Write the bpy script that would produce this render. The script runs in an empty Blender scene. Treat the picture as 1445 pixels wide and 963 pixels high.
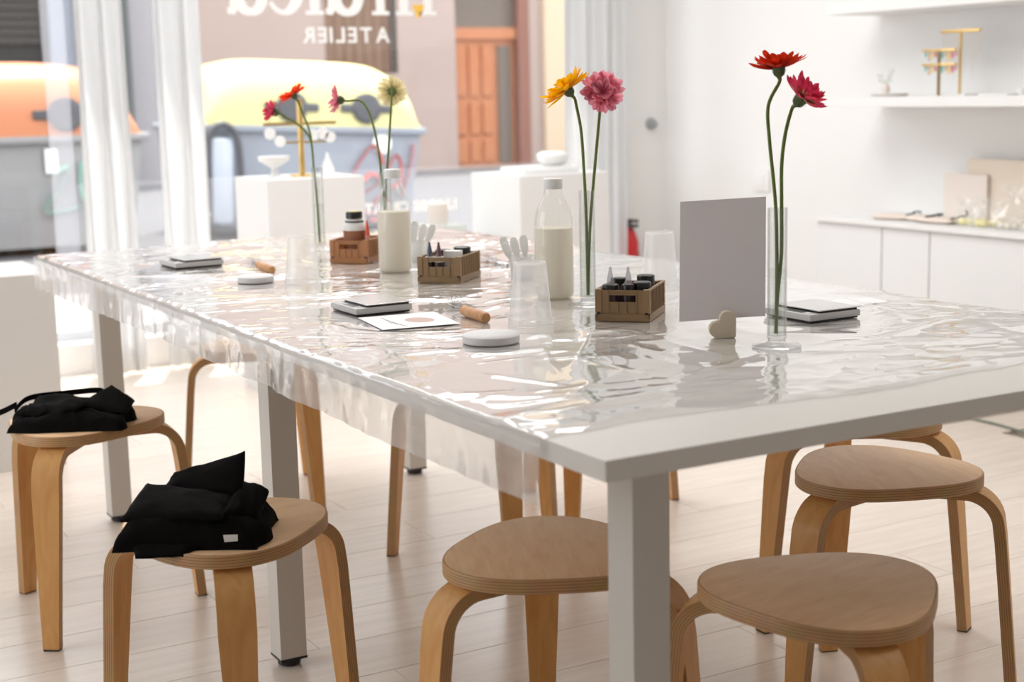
import bpy, bmesh, math, random
import numpy as np
from mathutils import Vector, Matrix, Euler
random.seed(7)
PI = math.pi
S = bpy.context.scene
COL = S.collection

# ------------------------------------------------------------------ camera
CP = Vector((-0.90810, -1.37458, 1.15456)); YAW, PITCH, ROLL, FPX = 0.521565, 0.165560, -0.022118, 2111.778
F_ = Vector((math.cos(PITCH)*math.sin(YAW), math.cos(PITCH)*math.cos(YAW), -math.sin(PITCH)))
_r = Vector((math.cos(YAW), -math.sin(YAW), 0)); _u = _r.cross(F_)
R_ = _r*math.cos(ROLL)+_u*math.sin(ROLL); U_ = -_r*math.sin(ROLL)+_u*math.cos(ROLL)
cam = bpy.data.cameras.new('camera'); co = bpy.data.objects.new('camera', cam); COL.objects.link(co)
M = Matrix((R_, U_, -F_)).transposed().to_4x4(); M.translation = CP
co.matrix_world = M
cam.sensor_width = 36; cam.lens = FPX*36/1445; cam.clip_start = .05; cam.clip_end = 200
cam.dof.use_dof = True; cam.dof.focus_distance = 2.66; cam.dof.aperture_fstop = 4.2
S.camera = co
def ray(x, y): return F_+R_*((x-722.5)/FPX)-U_*((y-481.5)/FPX)
def atz(x, y, z):
    d = ray(x, y); return CP+d*((z-CP.z)/d.z)
def atd(x, y, t): return CP+ray(x, y)*t
def dep(p): return (Vector(p)-CP).dot(F_)

# ------------------------------------------------------------------ light, exposure
S.view_settings.view_transform = 'Standard'; S.view_settings.look = 'None'
S.view_settings.exposure = 0.17; S.view_settings.gamma = 1.0
S.cycles.use_denoising = True
S.cycles.max_bounces = 10; S.cycles.transparent_max_bounces = 24
S.cycles.diffuse_bounces = 5; S.cycles.glossy_bounces = 4
S.cycles.caustics_reflective = False; S.cycles.caustics_refractive = False
S.cycles.sample_clamp_indirect = 6
W = bpy.data.worlds.new('sky'); S.world = W; W.use_nodes = True
bg = W.node_tree.nodes['Background']; bg.inputs[0].default_value = (.93, .96, 1.0, 1); bg.inputs[1].default_value = 3.0
def lamp(name, kind, loc, target, energy, color=(1, 1, 1), size=None, sy=None, **kw):
    l = bpy.data.lights.new(name, kind); l.energy = energy; l.color = color
    if size is not None:
        l.shape = 'RECTANGLE'; l.size = size; l.size_y = sy or size
    for k, v in kw.items(): setattr(l, k, v)
    o = bpy.data.objects.new(name, l); COL.objects.link(o); o.location = loc
    o.rotation_euler = (Vector(target)-Vector(loc)).to_track_quat('-Z', 'Y').to_euler(); return o
lamp('sun', 'SUN', (0, 0, 10), (-.15, -.3, 10-1.25), 10.0, (1, .96, .9), angle=.02)
p = lamp('window_portal', 'AREA', (.6, 5.25, 1.55), (.6, 0, 1.55), 1, size=5.1, sy=2.9)
p.data.cycles.is_portal = True
p = lamp('side_fill_portal', 'AREA', (-2.7, 2.2, 1.5), (0, 2.2, 1.5), 1, size=2.2, sy=2.0)  # guides sky light through the opening added in the left wall
p.data.cycles.is_portal = True
# unseen fill lights added under the ceiling to brighten the room
lamp('fill_light_far', 'AREA', (1.2, 3.0, 2.95), (1.1, 3.0, 0), 60, (1, .985, .975), size=1.6, sy=2.2)
lamp('fill_light_near', 'AREA', (2.0, .1, 2.95), (1.8, .2, 0), 24, (1, .98, .96), size=1.6, sy=1.6)

# ------------------------------------------------------------------ materials
def mat(name):
    m = bpy.data.materials.new(name); m.use_nodes = True; m.node_tree.nodes.clear(); return m
class N:
    def __init__(s, m): s.t = m.node_tree
    def n(s, kind, **kw):
        o = s.t.nodes.new(kind)
        for k, v in kw.items():
            if k.startswith('i_'):
                key = k[2:]; key = int(key) if key.isdigit() else key.replace('_', ' ')
                if hasattr(v, 'is_linked') or isinstance(v, bpy.types.NodeSocket): s.t.links.new(v, o.inputs[key])
                else: o.inputs[key].default_value = v
            else: setattr(o, k, v)
        return o
def c4(c): return (*c, 1) if len(c) == 3 else c
def srgb(r, g, b): return tuple(((v/255)/12.92 if v/255 <= .04045 else ((v/255+.055)/1.055)**2.4) for v in (r, g, b))
def pbr(name, col, rough=.5, var=.06, scale=8, bump=0, bscale=60, spec=.5, metal=0, stretch=(1, 1, 1), trans=0):
    m = mat(name); b = N(m)
    tc = b.n('ShaderNodeTexCoord'); mp = b.n('ShaderNodeMapping', i_0=tc.outputs['Object']); mp.inputs['Scale'].default_value = stretch
    nz = b.n('ShaderNodeTexNoise', i_0=mp.outputs[0]); nz.inputs['Scale'].default_value = scale; nz.inputs['Detail'].default_value = 4
    mx = b.n('ShaderNodeMix', data_type='RGBA'); mx.inputs[6].default_value = c4([v*(1-var) for v in col]); mx.inputs[7].default_value = c4([min(1, v*(1+var)) for v in col])
    b.t.links.new(nz.outputs[0], mx.inputs[0])
    pr = b.n('ShaderNodeBsdfPrincipled'); b.t.links.new(mx.outputs[2], pr.inputs['Base Color'])
    pr.inputs['Roughness'].default_value = rough; pr.inputs['Metallic'].default_value = metal; pr.inputs['Specular IOR Level'].default_value = spec
    if bump:
        n2 = b.n('ShaderNodeTexNoise', i_0=mp.outputs[0]); n2.inputs['Scale'].default_value = bscale; n2.inputs['Detail'].default_value = 3
        bp = b.n('ShaderNodeBump'); bp.inputs['Strength'].default_value = bump; bp.inputs['Distance'].default_value = .002
        b.t.links.new(n2.outputs[0], bp.inputs['Height']); b.t.links.new(bp.outputs[0], pr.inputs['Normal'])
    sh = pr.outputs[0]
    if trans:
        tl = b.n('ShaderNodeBsdfTranslucent'); b.t.links.new(mx.outputs[2], tl.inputs[0])
        ms = b.n('ShaderNodeMixShader'); ms.inputs[0].default_value = trans
        b.t.links.new(sh, ms.inputs[1]); b.t.links.new(tl.outputs[0], ms.inputs[2]); sh = ms.outputs[0]
    o = b.n('ShaderNodeOutputMaterial'); b.t.links.new(sh, o.inputs[0]); return m
def clear(name, tint=(1, 1, 1), haze=0.0, hazecol=(1, 1, 1), rough=.02, ior=1.5, edge=0.0, refl=1.0, bump=0):
    """thin clear sheet: transparent + haze (diffuse/translucent) + fresnel reflection"""
    m = mat(name); b = N(m)
    tr = b.n('ShaderNodeBsdfTransparent'); tr.inputs[0].default_value = c4(tint)
    df = b.n('ShaderNodeBsdfDiffuse'); df.inputs[0].default_value = c4(hazecol)
    tl = b.n('ShaderNodeBsdfTranslucent'); tl.inputs[0].default_value = c4(hazecol)
    dm = b.n('ShaderNodeMixShader'); dm.inputs[0].default_value = .5
    b.t.links.new(df.outputs[0], dm.inputs[1]); b.t.links.new(tl.outputs[0], dm.inputs[2])
    h = b.n('ShaderNodeMixShader'); h.inputs[0].default_value = haze
    b.t.links.new(tr.outputs[0], h.inputs[1]); b.t.links.new(dm.outputs[0], h.inputs[2])
    if edge:
        lw = b.n('ShaderNodeLayerWeight'); lw.inputs[0].default_value = .5
        pw = b.n('ShaderNodeMath', operation='POWER'); b.t.links.new(lw.outputs['Facing'], pw.inputs[0]); pw.inputs[1].default_value = 3
        ml = b.n('ShaderNodeMath', operation='MULTIPLY_ADD'); b.t.links.new(pw.outputs[0], ml.inputs[0]); ml.inputs[1].default_value = edge; ml.inputs[2].default_value = haze; ml.use_clamp = True
        b.t.links.new(ml.outputs[0], h.inputs[0])
    gl = b.n('ShaderNodeBsdfGlossy'); gl.inputs[0].default_value = (1, 1, 1, 1); gl.inputs['Roughness'].default_value = rough
    fr = b.n('ShaderNodeLayerWeight'); fr.inputs[0].default_value = .5; p5 = b.n('ShaderNodeMath', operation='POWER'); b.t.links.new(fr.outputs['Facing'], p5.inputs[0]); p5.inputs[1].default_value = 4.6
    f0 = ((ior-1)/(ior+1))**2
    fm = b.n('ShaderNodeMath', operation='MULTIPLY_ADD'); b.t.links.new(p5.outputs[0], fm.inputs[0]); fm.inputs[1].default_value = refl*(1-f0); fm.inputs[2].default_value = f0*refl; fm.use_clamp = True
    g = b.n('ShaderNodeMixShader'); b.t.links.new(fm.outputs[0], g.inputs[0])
    b.t.links.new(h.outputs[0], g.inputs[1]); b.t.links.new(gl.outputs[0], g.inputs[2])
    if bump:
        tc = b.n('ShaderNodeTexCoord'); n2 = b.n('ShaderNodeTexNoise', i_0=tc.outputs['Object']); n2.inputs['Scale'].default_value = 35
        bp = b.n('ShaderNodeBump'); bp.inputs['Strength'].default_value = bump; bp.inputs['Distance'].default_value = .004
        b.t.links.new(n2.outputs[0], bp.inputs['Height'])
        for nd in (gl, fr): b.t.links.new(bp.outputs[0], nd.inputs['Normal'])
    o = b.n('ShaderNodeOutputMaterial'); b.t.links.new(g.outputs[0], o.inputs[0]); return m
def wood(name, c1, c2, scale=(1, 1, 1), rough=.42, ply=False, freq=14):
    m = mat(name); b = N(m)
    tc = b.n('ShaderNodeTexCoord'); mp = b.n('ShaderNodeMapping', i_0=tc.outputs['Object']); mp.inputs['Scale'].default_value = scale
    nz = b.n('ShaderNodeTexNoise', i_0=mp.outputs[0]); nz.inputs['Scale'].default_value = freq; nz.inputs['Detail'].default_value = 5; nz.inputs['Distortion'].default_value = .6
    cr = b.n('ShaderNodeValToRGB'); b.t.links.new(nz.outputs[0], cr.inputs[0])
    cr.color_ramp.elements[0].position = .3; cr.color_ramp.elements[0].color = c4(c1); cr.color_ramp.elements[1].position = .72; cr.color_ramp.elements[1].color = c4(c2)
    pr = b.n('ShaderNodeBsdfPrincipled'); pr.inputs['Roughness'].default_value = rough; pr.inputs['Specular IOR Level'].default_value = .35
    b.t.links.new(cr.outputs[0], pr.inputs['Base Color'])
    o = b.n('ShaderNodeOutputMaterial'); b.t.links.new(pr.outputs[0], o.inputs[0]); return m

# ------------------------------------------------------------------ mesh helpers
def tag(o, label=None, cat=None, group=None, kind=None):
    for k, v in (('label', label), ('category', cat), ('group', group), ('kind', kind)):
        if v: o[k] = v
    return o
def empty(name, loc, rz=0, label=None, cat=None, group=None):
    o = bpy.data.objects.new(name, None); COL.objects.link(o); o.location = loc; o.rotation_euler = (0, 0, rz); o.empty_display_size = .05
    return tag(o, label, cat, group)
class B:
    def __init__(s): s.b = bmesh.new()
    def verts(s, vs, fs, M=None):
        vv = [s.b.verts.new((M @ Vector(v)) if M else v) for v in vs]
        for f in fs:
            try: s.b.faces.new([vv[i] for i in f])
            except ValueError: pass
        return s
    def box(s, x0, y0, z0, x1, y1, z1, M=None, bev=0):
        vs = [(x0, y0, z0), (x1, y0, z0), (x1, y1, z0), (x0, y1, z0), (x0, y0, z1), (x1, y0, z1), (x1, y1, z1), (x0, y1, z1)]
        t = bmesh.new(); vv = [t.verts.new(v) for v in vs]
        for f in ((0, 3, 2, 1), (4, 5, 6, 7), (0, 1, 5, 4), (1, 2, 6, 5), (2, 3, 7, 6), (3, 0, 4, 7)): t.faces.new([vv[i] for i in f])
        if bev: bmesh.ops.bevel(t, geom=t.edges[:], offset=bev, segments=2, affect='EDGES', profile=.6)
        if M: bmesh.ops.transform(t, matrix=M, verts=t.verts)
        s.merge(t); return s
    def merge(s, t):
        me = bpy.data.meshes.new('t'); t.to_mesh(me); t.free(); s.b.from_mesh(me); bpy.data.meshes.remove(me)
    def lathe(s, prof, n=32, M=None, cap=False):
        vs, fs = [], []
        for (r, z) in prof:
            for i in range(n): a = 2*PI*i/n; vs.append((r*math.cos(a), r*math.sin(a), z))
        for j in range(len(prof)-1):
            for i in range(n): fs.append((j*n+i, j*n+(i+1) % n, (j+1)*n+(i+1) % n, (j+1)*n+i))
        if cap: fs += [tuple(range(n))[::-1], tuple((len(prof)-1)*n+i for i in range(n))]
        return s.verts(vs, fs, M)
    def tube(s, pts, rad, n=8, close=True, flat=1):
        pts = [Vector(q) for q in pts]; rad = rad if hasattr(rad, '__len__') else [rad]*len(pts)
        vs, fs = [], []; prev = None
        for k, q in enumerate(pts):
            t = (pts[min(k+1, len(pts)-1)]-pts[max(k-1, 0)]).normalized()
            if prev is None: prev = t.orthogonal().normalized()
            nrm = (prev-t*prev.dot(t)).normalized(); prev = nrm; bn = t.cross(nrm)
            for i in range(n): a = 2*PI*i/n; vs.append(q+nrm*math.cos(a)*rad[k]+bn*math.sin(a)*rad[k]*flat)
        for j in range(len(pts)-1):
            for i in range(n): fs.append((j*n+i, j*n+(i+1) % n, (j+1)*n+(i+1) % n, (j+1)*n+i))
        if close: fs += [tuple(range(n))[::-1], tuple((len(pts)-1)*n+i for i in range(n))]
        return s.verts(vs, fs)
    def prism(s, out, z0, z1, bev=0, M=None, seg=2):
        t = bmesh.new(); n = len(out); lo = [t.verts.new((x, y, z0)) for x, y in out]; hi = [t.verts.new((x, y, z1)) for x, y in out]
        t.faces.new(lo[::-1]); t.faces.new(hi)
        for i in range(n): t.faces.new((lo[i], lo[(i+1) % n], hi[(i+1) % n], hi[i]))
        if bev:
            es = [e for e in t.edges if abs(e.verts[0].co.z-e.verts[1].co.z) < 1e-6]
            bmesh.ops.bevel(t, geom=es, offset=bev, segments=seg, affect='EDGES', profile=.5)
        if M: bmesh.ops.transform(t, matrix=M, verts=t.verts)
        s.merge(t); return s
    def mesh(s, name, smooth=True, ang=40, recalc=True):
        if recalc: bmesh.ops.recalc_face_normals(s.b, faces=s.b.faces)
        me = bpy.data.meshes.new(name); s.b.to_mesh(me); s.b.free()
        if smooth:
            me.polygons.foreach_set('use_smooth', [True]*len(me.polygons))
            try: me.set_sharp_from_angle(angle=math.radians(ang))
            except Exception: pass
        return me
    def build(s, name, m, parent=None, loc=None, smooth=True, ang=40, recalc=True):
        return link(name, s.mesh(name, smooth, ang, recalc), m, parent, loc)
def link(name, me, m=None, parent=None, loc=None, rot=None):
    o = bpy.data.objects.new(name, me); COL.objects.link(o)
    if m and not me.materials: me.materials.append(m)
    if parent: o.parent = parent
    if loc is not None: o.location = loc
    if rot is not None: o.rotation_euler = rot
    return o
def struct(o): o['kind'] = 'structure'; return o
def copy_tree(o, parent=None):
    c = o.copy(); COL.objects.link(c); c.parent = parent
    for ch in list(KIDS(o)): copy_tree(ch, c)
    return c
def KIDS(o): return [q for q in bpy.data.objects if q.parent == o]
def basis(axis, up=(0, 0, 1)):
    z = Vector(axis).normalized(); x = Vector(up).cross(z)
    if x.length < 1e-3: x = Vector((1, 0, 0)).cross(z)
    x.normalize(); y = z.cross(x); return Matrix((x, y, z)).transposed().to_4x4()
def smoothpath(pts, n=6):
    pts = [Vector(q) for q in pts]; P = [pts[0]*2-pts[1]]+pts+[pts[-1]*2-pts[-2]]; out = []
    for i in range(1, len(P)-2):
        for k in range(n):
            t = k/n; a, b_, c, d = P[i-1], P[i], P[i+1], P[i+2]
            out.append(.5*((2*b_)+(c-a)*t+(2*a-5*b_+4*c-d)*t*t+(3*b_-a-3*c+d)*t**3))
    out.append(pts[-1]); return out
def vnoise(X, Y, seed=0):
    xi = np.floor(X).astype(int); yi = np.floor(Y).astype(int); xf = X-xi; yf = Y-yi
    def h(a, b):
        n = (a*374761393+b*668265263+seed*1442695041) & 0xffffffff; n = ((n ^ (n >> 13))*1274126177) & 0xffffffff
        return ((n ^ (n >> 16)) & 0xffff)/65535.
    u = xf*xf*xf*(xf*(xf*6-15)+10); v = yf*yf*yf*(yf*(yf*6-15)+10)
    return (h(xi, yi)*(1-u)+h(xi+1, yi)*u)*(1-v)+(h(xi, yi+1)*(1-u)+h(xi+1, yi+1)*u)*v
def grid_faces(nx, ny): return [(j*nx+i, j*nx+i+1, (j+1)*nx+i+1, (j+1)*nx+i) for j in range(ny-1) for i in range(nx-1)]

MT = dict(
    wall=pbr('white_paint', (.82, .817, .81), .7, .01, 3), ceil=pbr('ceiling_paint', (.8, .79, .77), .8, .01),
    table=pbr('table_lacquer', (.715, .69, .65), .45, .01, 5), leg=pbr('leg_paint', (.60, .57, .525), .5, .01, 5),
    black=pbr('black_plastic', (.008, .008, .009), .35, .1), rubber=pbr('dark_rubber', (.02, .02, .02), .7),
    cloth=pbr('black_cloth', (.0042, .0036, .0034), .95, .3, 30, bump=.3, bscale=300, spec=.12),
    gold=pbr('brass', (.75, .52, .2), .3, .05, 10, metal=1), steel=pbr('steel', (.7, .7, .7), .22, .03, 10, metal=1),
    wire=pbr('whisk_wire', (.38, .38, .38), .35, metal=.8),
    white=pbr('white_plastic', (.82, .82, .81), .4, .01), plinth=pbr('plinth_paint', (.79, .79, .785), .6, .015),
    grey=pbr('scale_grey', (.54, .535, .53), .4, .03), cabinet=pbr('cabinet_gloss', (.77, .778, .79), .12, .005),
    stone=pbr('marbled_plaster', (.66, .64, .615), .6, .07, 3.5), paper=pbr('paper', (.87, .86, .87), .6, .01),
    card=pbr('thick_card', (.70, .655, .66), .75, .012, 40), cream=pbr('cream_wood', (.74, .64, .5), .5, .05, 6, stretch=(1, 1, 6)),
    milk=pbr('cream_plaster_powder', (.90, .86, .78), .7, .015, 6, trans=.45), handle=wood('beech_handle', srgb(186, 132, 88), srgb(214, 166, 122), (6, 6, 1), .5),
    tan=pbr('tan_plastic', srgb(142, 113, 78), .45, .06, 20), brown=pbr('caramel_plastic', srgb(172, 116, 70), .45, .06, 20),
    spoon=pbr('white_pastic_spoon', (.85, .85, .83), .45, .01, trans=.3),
)

# ------------------------------------------------------------------ floor
floorM = mat('laminate'); b = N(floorM)
tc = b.n('ShaderNodeTexCoord'); oi = b.n('ShaderNodeObjectInfo')
ad = b.n('ShaderNodeVectorMath', operation='ADD'); b.t.links.new(tc.outputs['Object'], ad.inputs[0]); 
sc_ = b.n('ShaderNodeMath', operation='MULTIPLY'); b.t.links.new(oi.outputs['Random'], sc_.inputs[0]); sc_.inputs[1].default_value = 37
b.t.links.new(sc_.outputs[0], ad.inputs[1])
mp = b.n('ShaderNodeMapping', i_0=ad.outputs[0]); mp.inputs['Scale'].default_value = (1.2, 14, 1)
nz = b.n('ShaderNodeTexNoise', i_0=mp.outputs[0]); nz.inputs['Scale'].default_value = 3; nz.inputs['Detail'].default_value = 6; nz.inputs['Distortion'].default_value = .5
cr = b.n('ShaderNodeValToRGB'); b.t.links.new(nz.outputs[0], cr.inputs[0])
cr.color_ramp.elements[0].position = .3; cr.color_ramp.elements[0].color = c4((.69, .60, .52)); cr.color_ramp.elements[1].position = .75; cr.color_ramp.elements[1].color = c4((.78, .695, .615))
hv = b.n('ShaderNodeHueSaturation'); b.t.links.new(cr.outputs[0], hv.inputs['Color'])
mr = b.n('ShaderNodeMapRange'); b.t.links.new(oi.outputs['Random'], mr.inputs[0]); mr.inputs[3].default_value = .965; mr.inputs[4].default_value = 1.03; b.t.links.new(mr.outputs[0], hv.inputs['Value'])
pr = b.n('ShaderNodeBsdfPrincipled'); pr.inputs['Roughness'].default_value = .27; pr.inputs['Specular IOR Level'].default_value = .75; b.t.links.new(hv.outputs[0], pr.inputs['Base Color'])
o = b.n('ShaderNodeOutputMaterial'); b.t.links.new(pr.outputs[0], o.inputs[0])
YW, XR, XL, YB = 5.0, 3.7, -2.6, -3.6
floor = struct(B().box(XL, YB, -.06, XR, YW+.3, -.0105).build('floor', pbr('joint_brown', (.3, .25, .2), .8)))  # brown slab below the planks, showing as dark joints
pw, pl = .19, 1.38
plank = B().box(.0006, .0006, -.0104, pl-.0006, pw-.0006, 0, bev=.0009).mesh('plank', smooth=False); plank.materials.append(floorM)
row = 0; y = -1.4
while y < YW+.1:
    x = XL-(row*0.53 % 1)*pl
    while x < XR:
        if x+pl > XL+.0 and x > XL-.01 and x+pl < XR+.4:
            q = link('plank', plank, None, floor, (x, y, 0))
        x += pl
    y += pw; row += 1

# ------------------------------------------------------------------ room shell
def wallbox(name, *a, m='wall'): return struct(B().box(*a).build(name, MT[m], smooth=False))
wallbox('wall_right', XR, YB, -.06, XR+.15, YW+.3, 3.0)
lw_ = B()
for a in ((XL-.15, YB, -.06, XL, 1.1, 3.0), (XL-.15, 3.3, -.06, XL, YW+.3, 3.0), (XL-.15, 1.1, -.06, XL, 3.3, .5), (XL-.15, 1.1, 2.5, XL, 3.3, 3.0)): lw_.box(*a)  # unseen opening, added for more daylight from the left
struct(lw_.build('wall_left', MT['wall'], smooth=False))
wallbox('wall_back', XL, YB-.15, -.06, XR, YB, 3.0)
wallbox('ceiling', XL-.15, YB-.15, 3.0, XR+.15, YW+.3, 3.1, m='ceil')
WX0, WX1, WZ0, WZ1 = -1.95, 3.38, .13, 2.9
wb = B(); wb.box(WX1, YW, -.06, XR, YW+.3, 3.0).box(XL, YW, -.06, WX0, YW+.3, 3.0).box(WX0, YW, WZ1, WX1, YW+.3, 3.0).box(WX0, YW, -.06, WX1, YW+.3, WZ0)
struct(wb.build('wall_front', MT['wall'], smooth=False))
fm = pbr('window_frame_paint', (.72, .74, .78), .4, .01)
win = struct(B().box(WX0, YW+.12, WZ0, WX0+.05, YW+.2, WZ1).box(WX1-.05, YW+.12, WZ0, WX1, YW+.2, WZ1).box(WX0, YW+.12, WZ1-.05, WX1, YW+.2, WZ1).box(WX0, YW+.12, WZ0, WX1, YW+.2, WZ0+.04).build('window_1', fm, smooth=False))
B().box(.60, YW+.150, WZ0+.04, .70, YW+.166, WZ1-.05).build('glass_joint', clear('joint_strip', (1, 1, 1), .20, (.80, .82, .88), .2), win, smooth=False)
glassM = clear('shop_glass', (.985, .99, .985), 0.0, rough=.0, ior=1.5, refl=.9)
for x0, x1 in ((WX0+.05, .60), (.70, WX1-.05)):
    B().box(x0, YW+.155, WZ0+.04, x1, YW+.161, WZ1-.05).build('pane', glassM, win, smooth=False)
B().box(.70, YW+.1545, WZ0+.04, WX1-.05, YW+.155, .80).build('haze_band', clear('haze_sheet', (1, 1, 1), .09, (.92, .92, .97), .3, refl=.4), win, smooth=False)['label'] = 'pale reflection haze along the bottom of the glass, built as a thin sheet'  # haze of a reflection, put in as a pale see-through sheet

# ------------------------------------------------------------------ lettering on the glass (reads right to left from inside)
letM = pbr('white_vinyl', (.92, .92, .91), .5, .01)
def arcpts(cx, cy, rx, ry, a0, a1, n=20): return [(cx+rx*math.cos(math.radians(a0+(a1-a0)*i/n)), cy+ry*math.sin(math.radians(a0+(a1-a0)*i/n))) for i in range(n+1)]
ZK = [0]
def stroke(bb, pts, ws):
    ZK[0] = (ZK[0]+1) % 9; zk = ZK[0]*.00007
    n = len(pts); ws = ws if hasattr(ws, '__len__') else [ws]*n; L, Rr = [], []
    for i, (x, y) in enumerate(pts):
        x0, y0 = pts[max(i-1, 0)]; x1, y1 = pts[min(i+1, n-1)]; dx, dy = x1-x0, y1-y0; l = math.hypot(dx, dy) or 1
        L.append((x-dy/l*ws[i]/2, y+dx/l*ws[i]/2)); Rr.append((x+dy/l*ws[i]/2, y-dx/l*ws[i]/2))
    vs = [(x, y, -zk) for x, y in L+Rr]+[(x, y, .0012+zk) for x, y in L+Rr]; m = 2*n; fs = []
    for i in range(n-1): fs += [(i, i+1, n+i+1, n+i), (m+i, m+n+i, m+n+i+1, m+i+1), (i, m+i, m+i+1, i+1), (n+i, n+i+1, m+n+i+1, m+n+i)]
    fs += [(0, n, m+n, m), (n-1, m+n-1, m+2*n-1, 2*n-1)]
    bb.verts(vs, fs)
def letter_a(bb, x):   # serif a, 1 unit x-height, ~.8 wide
    stroke(bb, arcpts(x+.30, .27, .22, .235, 100, 400), [.10+.10*abs(math.cos(math.radians(100+300*i/20))) for i in range(21)])
    stroke(bb, arcpts(x+.34, .70, .24, .26, 165, 0, 12)+[(x+.58, .16), (x+.64, .05), (x+.72, .05)], [.10]*10+[.17]*3+[.19, .14, .08])
def letter_c(bb, x): stroke(bb, arcpts(x+.38, .48, .32, .45, 50, 318), [.07+.15*max(0, -math.cos(math.radians(50+268*i/20))) for i in range(21)])
def stem(bb, x, h): stroke(bb, [(x, 0), (x, h)], .17); stroke(bb, [(x-.17, .03), (x+.17, .03)], .06); stroke(bb, [(x-.15, h-.03), (x, h-.03)], .06)
H = .305
sx0 = 1.42; total = 2.47-sx0
big = empty('window_lettering', (2.462, YW+.149, 1.52), 0, 'large white serif shop name in mirror writing on the glass, cut by the picture top', 'sign')
def lobj(fn, x, name='letter', m=letM, z=0):
    bb = B(); fn(bb); o = bb.build(name, m, big, smooth=False); o.rotation_euler = (PI/2, 0, PI); o.scale = (H*.85, H, 1); o.location = (-x*H*.85, 0, z); return o
def m_(bb):
    for k in (0, .50, 1.0): stem(bb, .17+k*.96, .95)
    stroke(bb, arcpts(.42, .70, .24, .22, 150, 10, 10), .1); stroke(bb, arcpts(.90, .70, .24, .22, 150, 10, 10), .1)
lobj(m_, 0); lobj(lambda q: letter_a(q, 0), 1.48); lobj(lambda q: stem(q, .17, 1.5), 2.24); lobj(lambda q: letter_c(q, 0), 2.62); lobj(lambda q: letter_a(q, 0), 3.30)
drop = lobj(lambda q: (stroke(q, [(.36, .0), (.36, .08), (.36, .16), (.36, .2)], [.06, .14, .22, .25])), 0, 'drop_mark', pbr('amber_vinyl', (.9, .55, .08), .5), -.012); drop['label'] = 'amber tapering mark below the first letter'
def text(s, name, loc, size, label, cat, m, bold=0.0, sp=1.0):
    root = empty(name, loc, 0, label, cat); x = 0
    for ch in s:
        if ch == ' ': x += size*.36*sp; continue
        cu = bpy.data.curves.new('letter', 'FONT'); cu.body = ch; cu.size = size; cu.extrude = .0006; cu.offset = bold
        o = bpy.data.objects.new('letter', cu); COL.objects.link(o)
        dg = bpy.context.evaluated_depsgraph_get(); me = bpy.data.meshes.new_from_object(o.evaluated_get(dg)); bpy.data.objects.remove(o)
        me.materials.clear(); me.materials.append(m)
        xs = [v.co.x for v in me.vertices]; w = max(xs)-min(xs); off = min(xs)
        for v in me.vertices: v.co.x -= off
        q = link('letter', me, None, root); q.rotation_euler = (PI/2, 0, PI); q.location = (-x, 0, 0)
        x += (w+size*.13)*sp
    return root
text('ATELIER', 'window_lettering', (2.213, YW+.152, 1.395), .098, 'small white capitals reading ATELIER in mirror writing below the shop name', 'sign', letM, .0022, 1.08)
text('LLERES CREATIVOS ·', 'window_lettering', (2.545, YW+.152, .592), .066, 'white mirrored line of capitals ending in CREATIVOS low on the glass', 'sign', letM, .0035, .90)
text('AS', 'window_lettering', (1.293, YW+.152, .632), .062, 'two white mirrored capitals on the glass just right of the second curtain', 'sign', letM, .002, .93)

# ------------------------------------------------------------------ curtains
curM = mat('curtain_cloth'); b = N(curM)
df = b.n('ShaderNodeBsdfDiffuse'); df.inputs[0].default_value = (.86, .86, .86, 1)
tl = b.n('ShaderNodeBsdfTranslucent'); tl.inputs[0].default_value = (.84, .84, .84, 1)
tp = b.n('ShaderNodeBsdfTransparent'); ms = b.n('ShaderNodeMixShader'); ms.inputs[0].default_value = .8
b.t.links.new(df.outputs[0], ms.inputs[1]); b.t.links.new(tl.outputs[0], ms.inputs[2])
m2 = b.n('ShaderNodeMixShader'); m2.inputs[0].default_value = .05; b.t.links.new(ms.outputs[0], m2.inputs[1]); b.t.links.new(tp.outputs[0], m2.inputs[2])
o = b.n('ShaderNodeOutputMaterial'); b.t.links.new(m2.outputs[0], o.inputs[0])
def curtain(x0, x1, y, folds, seed, label, flare=0.0):
    rnd = random.Random(seed); nx, nz = folds*10+1, 24; vs = []
    ph = [rnd.uniform(-.6, .6) for _ in range(folds+2)]
    for j in range(nz):
        z = .015+(2.86-.015)*j/(nz-1); f = 1-j/(nz-1)
        for i in range(nx):
            s = i/(nx-1); a = s*folds; k = int(a)
            yy = y+(.015+.008*f)*math.sin(2*PI*a+ph[min(k, folds)]*.5)+.012*math.sin(5*s+2*f)
            xx = x0+(x1-x0)*s+(s-.5)*flare*f+.012*math.sin(2*PI*a*.5+3*f)
            vs.append((xx, yy, z))
    q = B().verts(vs, grid_faces(nx, nz)).build('curtain', curM, None, ang=80)
    sm = q.modifiers.new('s', 'SOLIDIFY'); sm.thickness = .0015
    return tag(q, label, 'curtain')
curtain(.668, .862, 4.86, 5, 1, 'narrow white curtain gathered at the left, in front of the orange container', .04)
curtain(.985, 1.178, 4.87, 4, 2, 'narrow white curtain second from the left, beside the yellow container')
curtain(3.0, 3.345, 4.86, 6, 3, 'wide white curtain gathered at the right end of the window')
KIDS_ = None

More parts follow.
